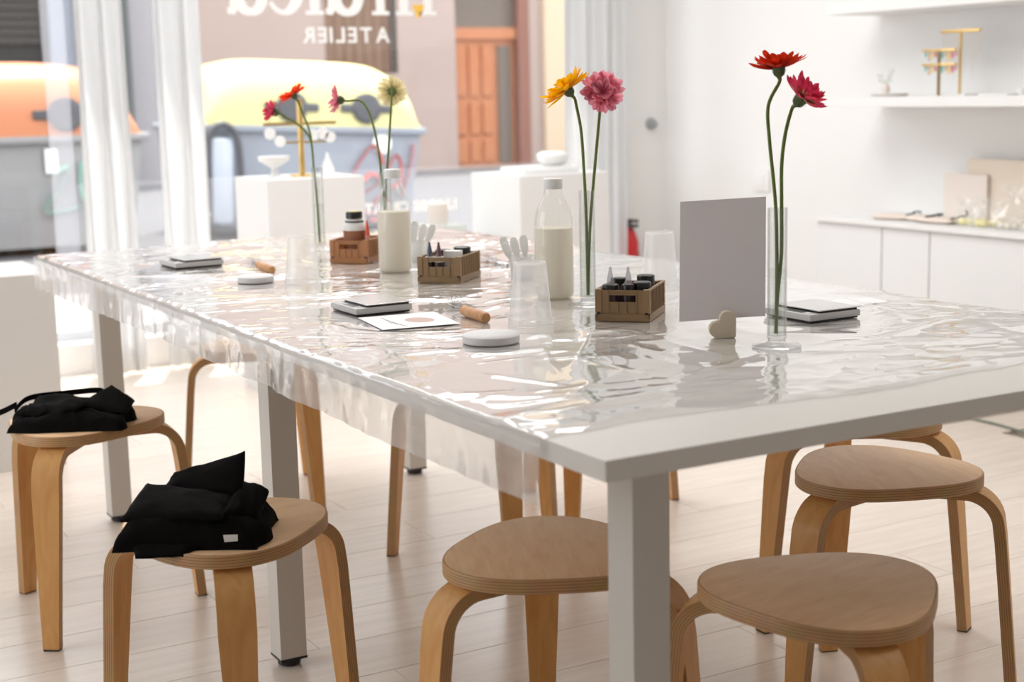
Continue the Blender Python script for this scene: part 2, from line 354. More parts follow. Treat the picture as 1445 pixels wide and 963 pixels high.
# ------------------------------------------------------------------ street
def srgo(r_, g_, b_): return tuple(v*.64 for v in srgb(r_, g_, b_))
concrete = pbr('asphalt', (.085, .085, .094), .8, .08, 2)
struct(B().box(-30, YW+.3, -.2, 45, 60, 0).build('ground', concrete, smooth=False))
struct(B().box(-30, YW+.3, 0, 45, 7.6, .02).build('sidewalk', pbr('sidewalk_stone', (.27, .265, .265), .8, .08, 2), smooth=False))
fac = empty('building', (8, 19, 0), 0, 'pinkish rendered building across the street with a wooden door and a shuttered bay', 'building')
pink = pbr('pink_render', srgo(206, 182, 172), .9, .07, 1.1, bump=.2, bscale=30)
def fpart(name, m, *a, bev=0, par=None):
    a = list(a); a[0] -= 8; a[3] -= 8; a[1] -= 19; a[4] -= 19
    return B().box(*a, bev=bev).build(name, m, par or fac, smooth=False)
# wall pieces around the openings
DX0, DX1 = 9.93, 11.22
wp = B()
for a in ((5.32, 19, 0, 7.80, 19.4, 6.5), (8.92, 19, 0, DX0, 19.4, 6.5), (7.80, 19, 2.75, 8.92, 19.4, 6.5), (7.80, 19, 0, 8.92, 19.4, 1.45), (DX0, 19, 2.75, DX1, 19.4, 6.5), (DX1, 19, 0, 11.45, 19.4, 6.5), (11.9, 19, 0, 22, 19.4, 6.5), (-14, 19, 4.0, 4.2, 19.4, 6.5), (-14, 19, 0, -8, 19.4, 4.0)):
    a = list(a); a[0] -= 8; a[3] -= 8; a[1] -= 19; a[4] -= 19; wp.box(*a)
wp.build('wall', pink, fac, smooth=False)
fpart('pilaster', pbr('grey_render', srgo(186, 180, 184), .9, .03), 4.2, 18.85, 0, 5.32, 19.4, 6.5)['label'] = 'grey rendered pilaster'
fpart('pilaster', pbr('cream_render', srgo(250, 222, 190), .9, .03), 11.45, 18.9, 0, 11.9, 19.4, 6.5)['label'] = 'narrow peach pilaster'
sh = fpart('shutter', pbr('dark_shutter', srgo(38, 32, 29), .6, .1), -8, 19.12, 0, 4.2, 19.3, 4.0)
for k in range(24):
    z = 1.9+.11*k*1.0
    if z > 3.9: break
    fpart('slat', pbr('shutter_slat', srgo(62, 55, 49), .6) if k == 0 else bpy.data.materials['shutter_slat'], -8, 19.06, z, 3.9, 19.12, z+.095, par=sh)
fpart('shutter_frame', pbr('blue_grey_frame', srgo(170, 176, 190), .6), 3.9, 18.95, 0, 4.25, 19.3, 4.0)
# wooden window shutter
bw = wood('brown_shutter_wood', srgo(138, 104, 84), srgo(160, 124, 98), (4, 4, .6), .6)
ws = fpart('window_shutter', bw, 7.80, 19.1, 1.45, 8.92, 19.3, 2.75)
for k in range(7): fpart('board', bw, 7.82+k*.156, 19.05, 1.47, 7.82+k*.156+.142, 19.1, 2.73, par=ws)
fpart('shutter_edge', pbr('dark_gap', srgo(96, 84, 78), .7), 8.86, 19.0, 1.45, 8.95, 19.2, 2.75, par=ws)
# double door
dw = wood('orange_door_wood', srgo(206, 122, 76), srgo(232, 154, 104), (5, 5, .5), .5)
dd = pbr('dark_red_frame', srgo(160, 104, 84), .6)
dr = fpart('door_frame', dd, DX1-.2, 18.98, 0, DX1, 19.3, 2.75)
fpart('transom', dw, DX0, 19.05, 1.95, DX1-.2, 19.25, 2.12)
grille = pbr('grille', srgo(128, 112, 100), .7, .35, 60)
fpart('transom_grille', grille, DX0, 19.12, 2.12, DX1-.2, 19.2, 2.75)
leaf = fpart('door_leaf', dw, DX0, 19.12, 0, 10.62, 19.25, 1.95)
for cx in (9.97, 10.2, 10.43):
    for z0, z1 in ((.07, .42), (.5, 1.0), (1.08, 1.86)): fpart('panel', dw, cx, 19.08, z0, cx+.165, 19.13, z1, bev=.02, par=leaf)
lf2 = fpart('door_leaf', dw, 10.62, 19.14, 0, 11.02, 19.25, 1.95)
fpart('glazed_panel', grille, 10.72, 19.1, .05, 10.94, 19.16, 1.85, par=lf2)
tag(B().lathe([(.05, 0), (.05, 7)], 12, cap=True).build('gap_rod', pbr('gap_dark', (.06, .07, .07), .5), None, (4.83, 18.7, 0)), 'thin dark rod put in for the dark building gap beside the first curtain', 'dark_line')  # dark gap at the building edge, put in as a thin dark rod

def container(x0, x1, y0, lidcol, bodycol, label, rx=0.0, faded=True):
    r = empty('recycling_container', ((x0+x1)/2, y0, 0), 0, label, 'container'); w = (x1-x0)/2
    bm_ = pbr('container_body_'+label[:6], bodycol, .6, .05); lm = pbr('container_lid_'+label[:6], lidcol, .35, .03)
    vs = []; # tapered body
    for z, s in ((.06, .88), (.12, .90), (.86, .985)):
        vs += [(-w*s, .02, z), (w*s, .02, z), (w*s, 1.2, z), (-w*s, 1.2, z)]
    fs = [(3, 2, 1, 0)]+[(j*4+i, j*4+(i+1) % 4, j*4+4+(i+1) % 4, j*4+4+i) for j in range(2) for i in range(4)]+[(8, 9, 10, 11)]
    B().verts(vs, fs).build('body', bm_, r, smooth=False)
    # domed lid: profile over depth, rounded ends
    nx, ny = 26, 14; vs = []
    for j in range(ny+1):
        a = PI*j/ny; yy = .6-.62*math.copysign(abs(math.cos(a))**.55, math.cos(a)); zt = abs(math.sin(a))**.8
        for i in range(nx+1):
            s = -1+2*i/nx; e = (1-abs(s)**5)**.42 if abs(s) < 1 else 0
            vs.append((s*w*(1.0-.04*zt), yy, .88+.2*min(1, zt*3)*0+.58*zt*e+(.0)))
    B().verts(vs, grid_faces(nx+1, ny+1)).build('lid', lm, r, ang=60)
    B().box(-w*1.03, -.03, .84, w*1.03, 1.23, .90, bev=.02).build('rim', bm_, r, smooth=False)
    for sx in ((-.22, .46) if 'yellow' in label else (.62,)):
        hb = B(); hb.lathe([(.13, -.01), (.13, .04), (.10, .05), (0, .05)], 28, M=Matrix.Translation((sx, .0, 1.055)) @ Matrix.Rotation(PI/2, 4, 'X')); hb.box(sx-.24, -.035, 1.02, sx+.24, .02, 1.09, bev=.01)
        if lidcol[2] > .15 or sx > 0: hb.build('deposit_hatch', pbr('hatch_grey', srgo(92, 92, 98), .5) if 'hatch_grey' not in bpy.data.materials else bpy.data.materials['hatch_grey'], r, smooth=False)
        else: hb.b.free()
    # side lifting arm
    arm = B(); path = [Vector((-w*1.0+.02, -.09, .10))]+[Vector((-w+.02+.0+x_, -.09, z_)) for x_, z_ in ((0.0, .5), (.0, .72), (.04, .84), (.12, .90), (.2, .88), (.26, .80), (.29, .6), (.31, .1))]
    arm.tube(smoothpath(path, 5), .028, 8).build('lifting_frame', bpy.data.materials['hatch_grey'], r)
    B().box(-w+.06, -.10, .08, -w+.27, .02, .80, bev=.08).build('counterweight', pbr('pale_panel', srgo(225, 232, 246), .5) if 'pale_panel' not in bpy.data.materials else bpy.data.materials['pale_panel'], r)
    for sx in (-w*.7, w*.7): B().box(sx-.08, .2, 0, sx+.08, 1.0, .08).build('skid', bm_, r, smooth=False)
    r.rotation_euler = (0, rx, 0); return r
cy = container(3.0, 5.02, 10.5, srgo(255, 244, 168), srgo(176, 182, 194), 'yellow lidded street container with red graffiti, outside the middle of the window', math.radians(2.6))
ct = container(.05, 2.5, 10.2, srgo(236, 150, 104), srgo(176, 174, 174), 'orange lidded street container behind the first curtain', math.radians(0))
red = pbr('red_spray', srgo(240, 120, 118), .8); mint = pbr('mint_spray', srgo(150, 215, 190), .8)
def scribble(parent, pts, m, w, name='graffiti'):
    g = B(); g.tube(smoothpath([(x, -.012, z) for x, z in pts], 6), w, 6, flat=.2); return g.build(name, m, parent)
scribble(cy, [(.33, .30), (.36, .52), (.45, .66), (.52, .74), (.58, .70), (.62, .58)], red, .022)
scribble(cy, [(.40, .42), (.52, .50), (.60, .44), (.50, .36), (.36, .30), (.42, .18), (.56, .16)], red, .022)
scribble(cy, [(.66, .50), (.74, .66), (.80, .56), (.78, .42), (.70, .38)], red, .02)
scribble(cy, [(.92, .76), (.90, .60), (.86, .44), (.80, .30)], red, .02)
scribble(cy, [(.52, .22), (.60, .30), (.68, .24), (.62, .12), (.50, .10)], red, .02)
B().lathe([(.09, 0), (.09, .004), (0, .004)], 24, M=Matrix.Translation((.62, .005, .76)) @ Matrix.Rotation(PI/2, 4, 'X')).build('sticker', letM, cy, smooth=False)['label'] = 'round white sticker'
scribble(ct, [(.50, .62), (.62, .66), (.54, .50), (.42, .34), (.55, .33), (.68, .36)], mint, .02)
scribble(ct, [(.72, .70), (.70, .52), (.74, .38), (.82, .45)], mint, .02)
B().box(.45, -.02, .62, .54, .0, .80).build('sticker', letM, ct, smooth=False)['label'] = 'white oblong sticker'

# ------------------------------------------------------------------ plinths by the window
def plinth(x0, y0, x1, y1, h, label, m='plinth'):
    return tag(B().box(0, 0, 0, x1-x0, y1-y0, h, bev=.002).build('display_plinth', MT[m], None, (x0, y0, 0), smooth=False), label, 'plinth')
plinth(1.13, 4.0, 1.53, 4.36, .842, 'white square plinth behind the orange gerbera vase, holding a gold jewellery stand')
plinth(2.235, 4.0, 2.68, 4.42, .806, 'white square plinth near the right curtain, holding white dishes')
plinth(-.42, 3.42, .182, 3.86, .62, 'low marbled grey plinth at the left edge of the picture', 'stone')
plinth(1.86, 4.15, 2.16, 4.4, .52, 'low white plinth behind the table carrying a glass block and candle')
gb = empty('glass_block', (2.0, 4.27, .52), 0, 'pale grey-green glass block behind the table', 'ornament')
B().box(-.09, -.07, 0, .09, .07, .085, bev=.006).build('block', pbr('pale_green_glass', (.66, .72, .70), .15), gb)
tag(B().lathe([(.0, 0), (.042, 0), (.044, .004), (.044, .088), (.038, .092), (0, .090)], 24).build('candle', pbr('pale_wax', (.82, .76, .71), .5), None, (1.985, 4.27, .605)), 'pale pillar candle standing on the glass block', 'candle')
# jewellery on plinth 1
js = empty('jewellery_stand', (1.33, 4.14, .842), 0, 'gold jewellery stand with white discs on the plinth by the window', 'stand')
B().lathe([(0, 0), (.05, 0), (.05, .008), (.012, .012), (.012, .30), (0, .30)], 16).build('post', MT['gold'], js)
B().box(-.15, -.006, .2, .15, .006, .212).build('arm', MT['gold'], js); B().box(-.08, -.006, .13, .10, .006, .138).build('arm', MT['gold'], js)
for x, z in ((-.13, .17), (-.09, .14), (.05, .16), (.09, .165), (.12, .15)):
    B().lathe([(0, -.004), (.022, -.004), (.022, .004), (0, .004)], 14, M=Matrix.Translation((x, -.01, z)) @ Matrix.Rotation(PI/2, 4, 'X')).build('white_disc', MT['white'], js)
tag(B().lathe([(0, 0), (.03, 0), (.03, .006), (.012, .02), (.012, .04), (.06, .07), (.062, .085), (.055, .085), (0, .06)], 20).build('footed_dish', MT['white'], None, (1.20, 4.1, .842)), 'white footed dish left of the gold jewellery stand on the plinth', 'dish')
tag(B().lathe([(0, 0), (.028, 0), (.026, .03), (.008, .07), (.004, .09), (0, .09)], 16).build('ring_cone', MT['white'], None, (1.43, 4.12, .842)), 'small white ring cone right of the gold jewellery stand', 'ring holder')
# dishes on plinth 2
tag(B().box(-.16, -.10, 0, .12, .10, .028, bev=.008).build('white_slab', MT['white'], None, (2.46, 4.18, .806)), 'flat white block lying on the right-hand window plinth', 'block')
tag(B().lathe([(0, 0), (.04, 0), (.065, .02), (.07, .045), (.05, .06), (.02, .058), (0, .05)], 20).build('white_shell_dish', MT['white'], None, (2.50, 4.17, .834)), 'rounded white dish on top of the flat white block', 'dish')

# ------------------------------------------------------------------ wall fittings
ex = empty('fire_extinguisher', (3.412, 4.925, 0), 0, 'red fire extinguisher standing in the corner right of the wide curtain', 'fire extinguisher')
B().lathe([(0, .0), (.045, 0), (.05, .01), (.05, .38), (.035, .43), (.015, .445), (.015, .46), (0, .46)], 24).build('cylinder', pbr('red_enamel', (.55, .02, .02), .35), ex)
B().box(-.012, -.07, .46, .012, .03, .475).box(-.01, -.075, .485, .01, .03, .5).box(-.012, -.01, .44, .012, .02, .49).build('handle', MT['black'], ex, smooth=False)
B().tube(smoothpath([(0, .02, .46), (.045, .03, .44), (.057, 0, .3), (.055, -.01, .12)], 5), .008).build('hose', MT['black'], ex)
tag(B().lathe([(0, 0), (.03, 0), (.03, .012), (.014, .02), (.012, .05), (0, .052)], 16, M=Matrix.Translation((3.605, 4.9995, .972)) @ Matrix.Rotation(PI/2, 4, 'X')).build('wall_hook', pbr('grey_metal', (.33, .35, .36), .4), None), 'small round grey hook on the wall beside the right curtain', 'hook')
sw = empty('light_switch', (3.6995, 4.22, .708), 0, 'white light switch on the right wall behind the grey card', 'switch')
B().box(-.012, -.06, -.05, 0, .06, .05, bev=.003).build('plate', MT['white'], sw); B().box(-.018, -.025, -.03, -.012, .025, .03, bev=.002).build('rocker', MT['white'], sw)

# ------------------------------------------------------------------ cabinets and shelves on the right wall
def cabinet(y0, y1, label, grp, tone='cabinet', rec=0.0):
    r = empty('wall_cabinet', (3.3, (y0+y1)/2, .30), 0, label, 'cabinet', grp); h = (y1-y0)/2
    B().box(.02+rec, -h+.001, 0, .398, h-.001, .295).build('body', MT['plinth'], r, smooth=False)
    B().box(rec, -h+.003, .004, .0195+rec, h-.003, .292, bev=.002).build('door', MT[tone], r, smooth=False); return r
cabinet(3.0, 3.38, 'far narrow section of the low white wall cabinets, beside the drawstring pouches', 'low wall cabinets')
cabinet(2.745, 3.0, 'narrow white gloss cabinet just left of the door gap', 'low wall cabinets')
cabinet(1.84, 2.745, 'white gloss cabinet right of the door gap, at the right edge of the picture', 'low wall cabinets')
tag(B().box(3.285, 1.0, .5955, 3.699, 3.39, .613, bev=.002).build('cabinet_top', MT['plinth'], None, smooth=False), 'long thin white top along the low wall cabinets', 'worktop')
def shelf(z, y0, y1, label):
    tag(B().box(3.4, y0, z-.04, 3.699, y1, z, bev=.002).build('wall_shelf', MT['plinth'], None, smooth=False), label, 'shelf', 'floating wall shelves')
shelf(1.1, 1.2, 3.42, 'white floating shelf holding the gold jewellery stands'); shelf(1.475, 1.2, 3.45, 'upper white floating shelf at the top right of the picture')
boardM = pbr('rose_board', srgb(228, 218, 210), .8, .02); board2 = pbr('sand_board', srgb(226, 213, 198), .8, .02)
tag(B().box(3.655, 2.30, .6135, 3.67, 2.90, .85).build('leaning_board', board2, None, smooth=False), 'larger sand coloured board standing against the right wall', 'board')
tag(B().box(3.635, 2.78, .6135, 3.65, 3.0, .79).build('leaning_board', boardM, None, smooth=False), 'smaller pale rose board standing left of the sand board', 'board')
# pouches
pouchM = pbr('cream_cotton', (.80, .70, .62), .9, .05, 20)
def pillow(w, d, h, seed, nx=14, ny=10, crinkle=.15):
    rn = np.random.RandomState(seed); vs = []; fs = []
    for sgn in (1, -1):
        for j in range(ny+1):
            for i in range(nx+1):
                u, v = -1+2*i/nx, -1+2*j/ny; e = (max(0, 1-u**4)*max(0, 1-v**4))**.5
                k = 1+crinkle*(rn.rand()-.5)*2
                vs.append((u*w/2*(1+.03*math.sin(4*v+seed)), v*d/2*(1+.03*math.sin(5*u+seed)), h/2+sgn*h/2*e*(k if e > 0 else 1)))
    n = (nx+1)*(ny+1)
    for j in range(ny):
        for i in range(nx):
            a = j*(nx+1)+i; fs.append((a, a+1, a+nx+2, a+nx+1)); fs.append((n+a, n+a+nx+1, n+a+nx+2, n+a+1))
    bb = B(); bb.verts(vs, fs); bmesh.ops.remove_doubles(bb.b, verts=bb.b.verts, dist=1e-5); return bb
for k, (yy, xx, rz, lb) in enumerate(((3.06, 3.42, .3, 'cream drawstring pouch farthest left on the cabinet top'), (2.93, 3.44, -.2, 'cream drawstring pouch in the middle of the row on the cabinet top'), (2.81, 3.42, .15, 'cream drawstring pouch on the right with a long black cord end'))):
    r = empty('drawstring_pouch', (xx, yy, .6135), rz, lb, 'pouch', 'drawstring pouches')
    pillow(.10, .16, .022, k).build('pouch', pouchM, r, ang=80)
    B().tube(smoothpath([(-.03, -.07, .022), (0, -.09, .028), (.02, -.075, .03), (.03, -.10, .032), (.0, -.115, .055 if k == 2 else .03)], 4), .004 if k else .003).build('drawstring', MT['black'], r)
# cellophane bags with sweets
celM = clear('cellophane', (1, 1, 1), .13, (.95, .95, .95), .05, refl=1.0)
yel = pbr('pale_yellow_wax', (.88, .82, .42), .6, .08, 30); crm = pbr('cream_wax', (.84, .79, .68), .6, .08, 30)
for k, (yy, col, hh, lb) in enumerate(((2.66, yel, .10, 'clear cellophane bag of pale yellow pieces nearest the pouches'), (2.56, yel, .11, 'clear cellophane bag of pale yellow pieces, second from the pouches'), (2.45, crm, .16, 'tall clear cellophane bag with cream pieces'), (2.34, crm, .13, 'clear cellophane bag with cream pieces at the right edge'))):
    r = empty('cellophane_bag', (3.42, yy, .6135), k*.4, lb, 'bag', 'cellophane bags')
    bb = B(); rn = random.Random(k)
    for i in range(5): bb.merge_ico = None; bmesh.ops.create_icosphere(bb.b, subdivisions=2, radius=.016, matrix=Matrix.Translation((rn.uniform(-.025, .025), -.05+.023*i, .015)) @ Matrix.Diagonal((1, 1, .85, 1)))
    bb.build('contents', col, r)
    bb = B(); rn = random.Random(k+9); nn = 14; vs = []; zs = [0, .03, .05, hh*.6, hh*.75, hh*.85, hh]; rr = [.052, .058, .054, .035, .012, .028, .045]
    for z, q in zip(zs, rr):
        for i in range(nn): a = 2*PI*i/nn; s = q*(1+.25*rn.uniform(-1, 1)); vs.append((s*math.cos(a)*.8, s*math.sin(a)*1.25, z+(rn.uniform(-.012, .012) if z else 0.0005)))
    bb.verts(vs, [(j*nn+i, j*nn+(i+1) % nn, (j+1)*nn+(i+1) % nn, (j+1)*nn+i) for j in range(6) for i in range(nn)]); bb.build('film', celM, r, smooth=False)
# gold stands on the shelf
SZ = 1.1005
st1 = empty('necklace_stand', (3.52, 2.825, SZ), PI/2, 'tall gold T shaped necklace stand on the shelf', 'stand')
B().box(-.07, -.045, 0, .07, .045, .006, bev=.001).build('base', MT['white'], st1)
B().lathe([(.006, .006), (.006, .245), (0, .245)], 10).build('post', MT['gold'], st1)
B().box(-.098, -.006, .238, .098, .006, .250, bev=.002).build('crossbar', MT['gold'], st1)
fine = pbr('fine_chain', (.78, .70, .58), .4, metal=.6)
for i in range(11):
    x = -.092+i*.0184; l = .09+.11*((i*7) % 5)/5
    B().tube([(x, -.007, .24), (x+.003, -.008, .24-l), (x+.008, -.008, .24)], .0008, 4).build('necklace', fine, st1)
st2 = empty('earring_stand', (3.46, 2.875, SZ), PI/2, 'two-tier gold earring stand in front of the tall necklace stand', 'stand')
st2.scale = (1, 1, 1.18)
for x in (0.045, -.04): B().lathe([(.006, 0), (.006, .15), (0, .15)], 10).build('post', MT['gold'], st2)
for z in (.142, .096):
    B().box(-.085, -.005, z, .085, .005, z+.009, bev=.002).build('bar', MT['gold'], st2)
    for i in range(10):
        x = -.078+i*.0172; c = [(.7, .1, .2), (.85, .6, .1), (.6, .45, .3), (.2, .55, .5), (.8, .3, .4)][(i+int(z*100)) % 5]
        nm = 'ear_'+str(int(c[0]*100))
        B().box(x-.004, -.009, z-.016-.006*(i % 3), x+.004, -.005, z-.001, bev=.001).build('earring', bpy.data.materials.get(nm) or pbr(nm, c, .4), st2)
st3 = empty('potted_sprig', (3.50, 3.20, SZ+.012), 0, 'tiny pale pot with a green sprig standing on the oval tray', 'plant')
B().lathe([(0, 0), (.012, 0), (.017, .018), (.011, .034), (.008, .036), (0, .03)], 14).build('pot', pbr('rosy_ceramic', (.74, .66, .62), .5), st3)
lf = B()
for i in range(9):
    a = i*2.4; h = .05+.04*(i % 3)/2; e = Vector((math.cos(a)*.03, math.sin(a)*.03, h)); lf.tube([(0, 0, .03), e*.6+Vector((0, 0, .01)), e], [.0008, .001, .0006], 4)
    M_ = Matrix.Translation(e) @ Euler((.6, .5*math.sin(a), a)).to_matrix().to_4x4(); lf.verts([(0, -.006, 0), (.005, 0, .002), (0, .009, 0), (-.005, 0, .002)], [(0, 1, 2, 3)], M_)
lf.build('foliage', pbr('sage_green', (.52, .6, .48), .7), st3)
tag(B().lathe([(0, 0), (.07, 0), (.08, .006), (.082, .012), (.07, .011), (0, .0105)], 28).build('oval_tray', pbr('beige_tray', (.72, .68, .63), .6), None, (3.50, 3.18, SZ)), 'shallow beige tray at the left end of the shelf', 'tray').scale = (.8, 1.05, 1)
for k in range(4): tag(B().lathe([(0, 0), (.012, 0), (.018, .012), (.020, .026), (.017, .026), (0, .008)], 14).build('tiny_bowl', MT['white'], None, (3.47, 2.475-k*.047, SZ)), ('leftmost', 'second from left', 'third from left', 'rightmost')[k]+' tiny white bowl in the row at the right end of the shelf', 'bowl', 'tiny white bowls on the shelf')
tag(B().box(-.05, -.07, 0, .05, .07, .006, bev=.002).build('flat_tray', MT['white'], None, (3.47, 2.57, SZ)), 'flat white tray on the shelf right of the gold stands', 'tray')

# ------------------------------------------------------------------ table
TL, TW, TH, TT, LI, LW = 2.7728, 1.2038, .74, .026, .1167, .0568
tb = empty('workshop_table', (0, 0, 0), 0, 'long white rectangular work table on six square legs, half covered by clear film', 'table')
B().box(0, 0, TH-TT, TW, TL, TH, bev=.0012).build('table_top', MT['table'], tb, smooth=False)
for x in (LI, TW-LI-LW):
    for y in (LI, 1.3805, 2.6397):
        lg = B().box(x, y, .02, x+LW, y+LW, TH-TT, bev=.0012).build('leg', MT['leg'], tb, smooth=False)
        fb = B(); fb.box(x-.0006, y-.0006, .0155, x+LW+.0006, y+LW+.0006, .0205); fb.lathe([(0, 0), (.020, 0), (.024, .004), (.024, .016), (0, .016)], 20, M=Matrix.Translation((x+LW/2, y+LW/2, 0)))
        fb.build('foot', MT['black'], lg)

# ------------------------------------------------------------------ clear film over the table
ZT = TH+.0012
def ridge(X, Y, seed): n = vnoise(X, Y, seed); return 1-np.abs(2*n-1)
def filmheight(X, Y):
    wx = X+.25*vnoise(X*3, Y*3, 5); wy = Y+.25*vnoise(X*3, Y*3, 6)
    h = .0028*ridge(wx*2.0+wy*.5, wy*4.0-wx*1.0, 1)**2.2+.0024*ridge(wx*3.2+wy*3.0, wy*8.-wx*4.5, 2)**2+.0017*ridge(wx*9-wy*3, wy*15+wx*4, 3)**2+.0008*ridge(wx*22, wy*34, 4)
    rc = np.random.RandomState(12)
    for _ in range(95):
        cx, cy_, an, L, wd, hh = rc.uniform(0, TW), rc.uniform(.15, TL), rc.normal(.35, .55), rc.uniform(.05, .28), rc.uniform(.0035, .009), rc.uniform(.0006, .0019)
        dx, dy = X-cx, Y-cy_; a = dx*math.cos(an)+dy*math.sin(an); d = -dx*math.sin(an)+dy*math.cos(an)+.15*a*a*rc.uniform(-1, 1)
        h = h+hh*np.exp(-(d/wd)**2)*np.clip(1-(np.abs(a)/L)**2, 0, 1)
    return h
xs = np.linspace(0.0, TW, 230)
ny = 520; t = np.linspace(0, 1, ny); ys0 = .137+(TL-.137)*t
X, T = np.meshgrid(xs, t)
edge = .128+.010*np.sin(X*9)+.02*(vnoise(X*9, X*0+2.3, 9)-.5)+.008*(vnoise(X*30, X*0+1, 8)-.5)
Y = edge+(TL+.004-edge)*T
Z = ZT+filmheight(X, Y)*np.clip((Y-edge)/.02+.25, 0, 1)
# keep it flat where things stand
for (cx, cy_, rr) in ((.64, .466, .05), (.656, 1.047, .05), (.62, .585, .04), (.632, 1.131, .05), (.64, .86, .11), (.285, 1.25, .11), (.42, .873, .06), (.27, 1.07, .10), (.285, .76, .05), (.90, .67, .10), (.573, 1.733, .05), (.64, 1.62, .11), (.64, 2.1, .11), (.664, 2.39, .05), (.69, 2.03, .05), (.92, 1.17, .05), (.32, 1.67, .05), (.26, 2.26, .10), (.257, 1.8, .05), (.76, 1.46, .04), (.70, 1.87, .04), (.42, 1.07, .04), (.422, 1.20, .055), (.39, 2.09, .04)):
    d = np.hypot(X-cx, Y-cy_); k = np.clip((d-rr)/.05, 0, 1); Z = ZT+(Z-ZT)*(.12+.88*k)
# droop of both long edges
rows = []
def hang(side):
    out = []
    n = 14
    for j in range(ny):
        yy = Y[j, 0 if side < 0 else -1]; z0 = Z[j, 0 if side < 0 else -1]; x0 = 0 if side < 0 else TW; r = []
        L = .080+.004*math.sin(yy*3.1)+.004*float(vnoise(np.array(yy*4.), np.array(3.), 3))
        amp = .001+.005*max(0, math.sin(yy*1.9-.6))
        for k in range(1, n+1):
            s = k/n
            wv = amp*s*(math.sin(yy*24+2*math.sin(yy*5)))+.0015*s*math.sin(yy*83+1)+.002*float(vnoise(np.array(yy*40.), np.array(s*4.), 7))
            ox = .004+.004*s+wv*.8+.004
            r.append((x0+side*ox, yy, min(z0, ZT+.001)-L*s*(1 if k > 1 else .6)))
        out.append(r)
    return out
HL, HR = hang(-1), hang(1); nh = len(HL[0])
vs = []
for j in range(ny):
    vs += HL[j][::-1]+[(float(X[j, i]), float(Y[j, i]), float(Z[j, i])) for i in range(len(xs))]+HR[j]
# droop at the far end
ncol = nh*2+len(xs)
for k in range(1, 9):
    for i in range(ncol):
        x_, y_, z_ = vs[(ny-1)*ncol+i]
        if nh <= i < nh+len(xs): vs.append((x_, TL+.006+.004*k/8+.003*math.sin(x_*40)*k/8, z_-.085*k/8))
        else: vs.append((x_, TL+.006+.002*k, z_))
me = bpy.data.meshes.new('film'); me.from_pydata(vs, [], grid_faces(ncol, ny+8)); me.polygons.foreach_set('use_smooth', [True]*len(me.polygons))
filmM = clear('clear_film', (.99, .99, .99), .24, (.93, .915, .91), .035, 1.5, edge=.25, refl=1.25)
me.materials.append(filmM); me.materials.append(clear('hanging_film', (.99, .99, .99), .46, (.93, .92, .92), .05, 1.5, edge=.25, refl=1.0))
mi = [1 if (f % (ncol-1)) < nh-1 or (f % (ncol-1)) >= nh+len(xs) or f >= (ny-1)*(ncol-1) else 0 for f in range(len(me.polygons))]
me.polygons.foreach_set('material_index', mi)
film = tag(link('plastic_film', me), 'crinkled clear plastic film spread over the white table and hanging over its edge', 'table cover')

# ------------------------------------------------------------------ stools
seatM = wood('birch_seat', srgb(232, 190, 146), srgb(244, 210, 170), (1, 5, 1), .4)
plyM = mat('plywood_edge'); b = N(plyM)
tc = b.n('ShaderNodeTexCoord'); sp = b.n('ShaderNodeSeparateXYZ', i_0=tc.outputs['UV'])
ml = b.n('ShaderNodeMath', operation='MULTIPLY', i_0=sp.outputs[1]); ml.inputs[1].default_value = 5.0
fr = b.n('ShaderNodeMath', operation='FRACT', i_0=ml.outputs[0])
cr = b.n('ShaderNodeValToRGB', i_0=fr.outputs[0]); cr.color_ramp.interpolation = 'EASE'
cr.color_ramp.elements[0].position = .1; cr.color_ramp.elements[0].color = c4(srgb(138, 98, 62)); cr.color_ramp.elements[1].position = .3; cr.color_ramp.elements[1].color = c4(srgb(200, 156, 106))
nz = b.n('ShaderNodeTexNoise', i_0=tc.outputs['Object']); nz.inputs['Scale'].default_value = 30
mx = b.n('ShaderNodeMix', data_type='RGBA', blend_type='MULTIPLY'); mx.inputs[0].default_value = .35; b.t.links.new(cr.outputs[0], mx.inputs[6]); b.t.links.new(nz.outputs[1], mx.inputs[7])
pr = b.n('ShaderNodeBsdfPrincipled'); pr.inputs['Roughness'].default_value = .5; b.t.links.new(mx.outputs[2], pr.inputs['Base Color'])
o = b.n('ShaderNodeOutputMaterial'); b.t.links.new(pr.outputs[0], o.inputs[0])
legM = wood('birch_leg', srgb(202, 146, 84), srgb(218, 168, 106), (5, 5, .8), .42, freq=9)
def ply_prism(outl, zs, insets, nm):
    """solid from an outline with rounded arrises; side faces get the ply-edge material and UVs by height"""
    bm = bmesh.new(); uv = bm.loops.layers.uv.new('uv'); rings = []
    for z, k in zip(zs, insets):
        n = len(outl); ring = []
        for i, (x, y) in enumerate(outl):
            x0, y0 = outl[i-1]; x1, y1 = outl[(i+1) % n]; dx, dy = x1-x0, y1-y0; l = math.hypot(dx, dy)
            ring.append(bm.verts.new((x-dy/l*k*1.0, y+dx/l*k, z)))
        rings.append(ring)
    for a in range(len(rings)-1):
        for i in range(len(outl)):
            f = bm.faces.new((rings[a][i], rings[a][(i+1) % len(outl)], rings[a+1][(i+1) % len(outl)], rings[a+1][i])); f.material_index = 1; f.smooth = True
            for lp in f.loops: lp[uv].uv = (i/len(outl), (lp.vert.co.z-zs[0])/(zs[-1]-zs[0]))
    f = bm.faces.new(rings[0][::-1]); f = bm.faces.new(rings[-1])
    bmesh.ops.recalc_face_normals(bm, faces=bm.faces)
    me = bpy.data.meshes.new(nm); bm.to_mesh(me); bm.free(); me.set_sharp_from_angle(angle=math.radians(38)); return me
def seat_outline(R0=.168, k=.088, n=96): return [(R0*(1+k*math.cos(3*a))*math.cos(a), R0*(1+k*math.cos(3*a))*math.sin(a)) for a in (2*PI*i/n for i in range(n))]
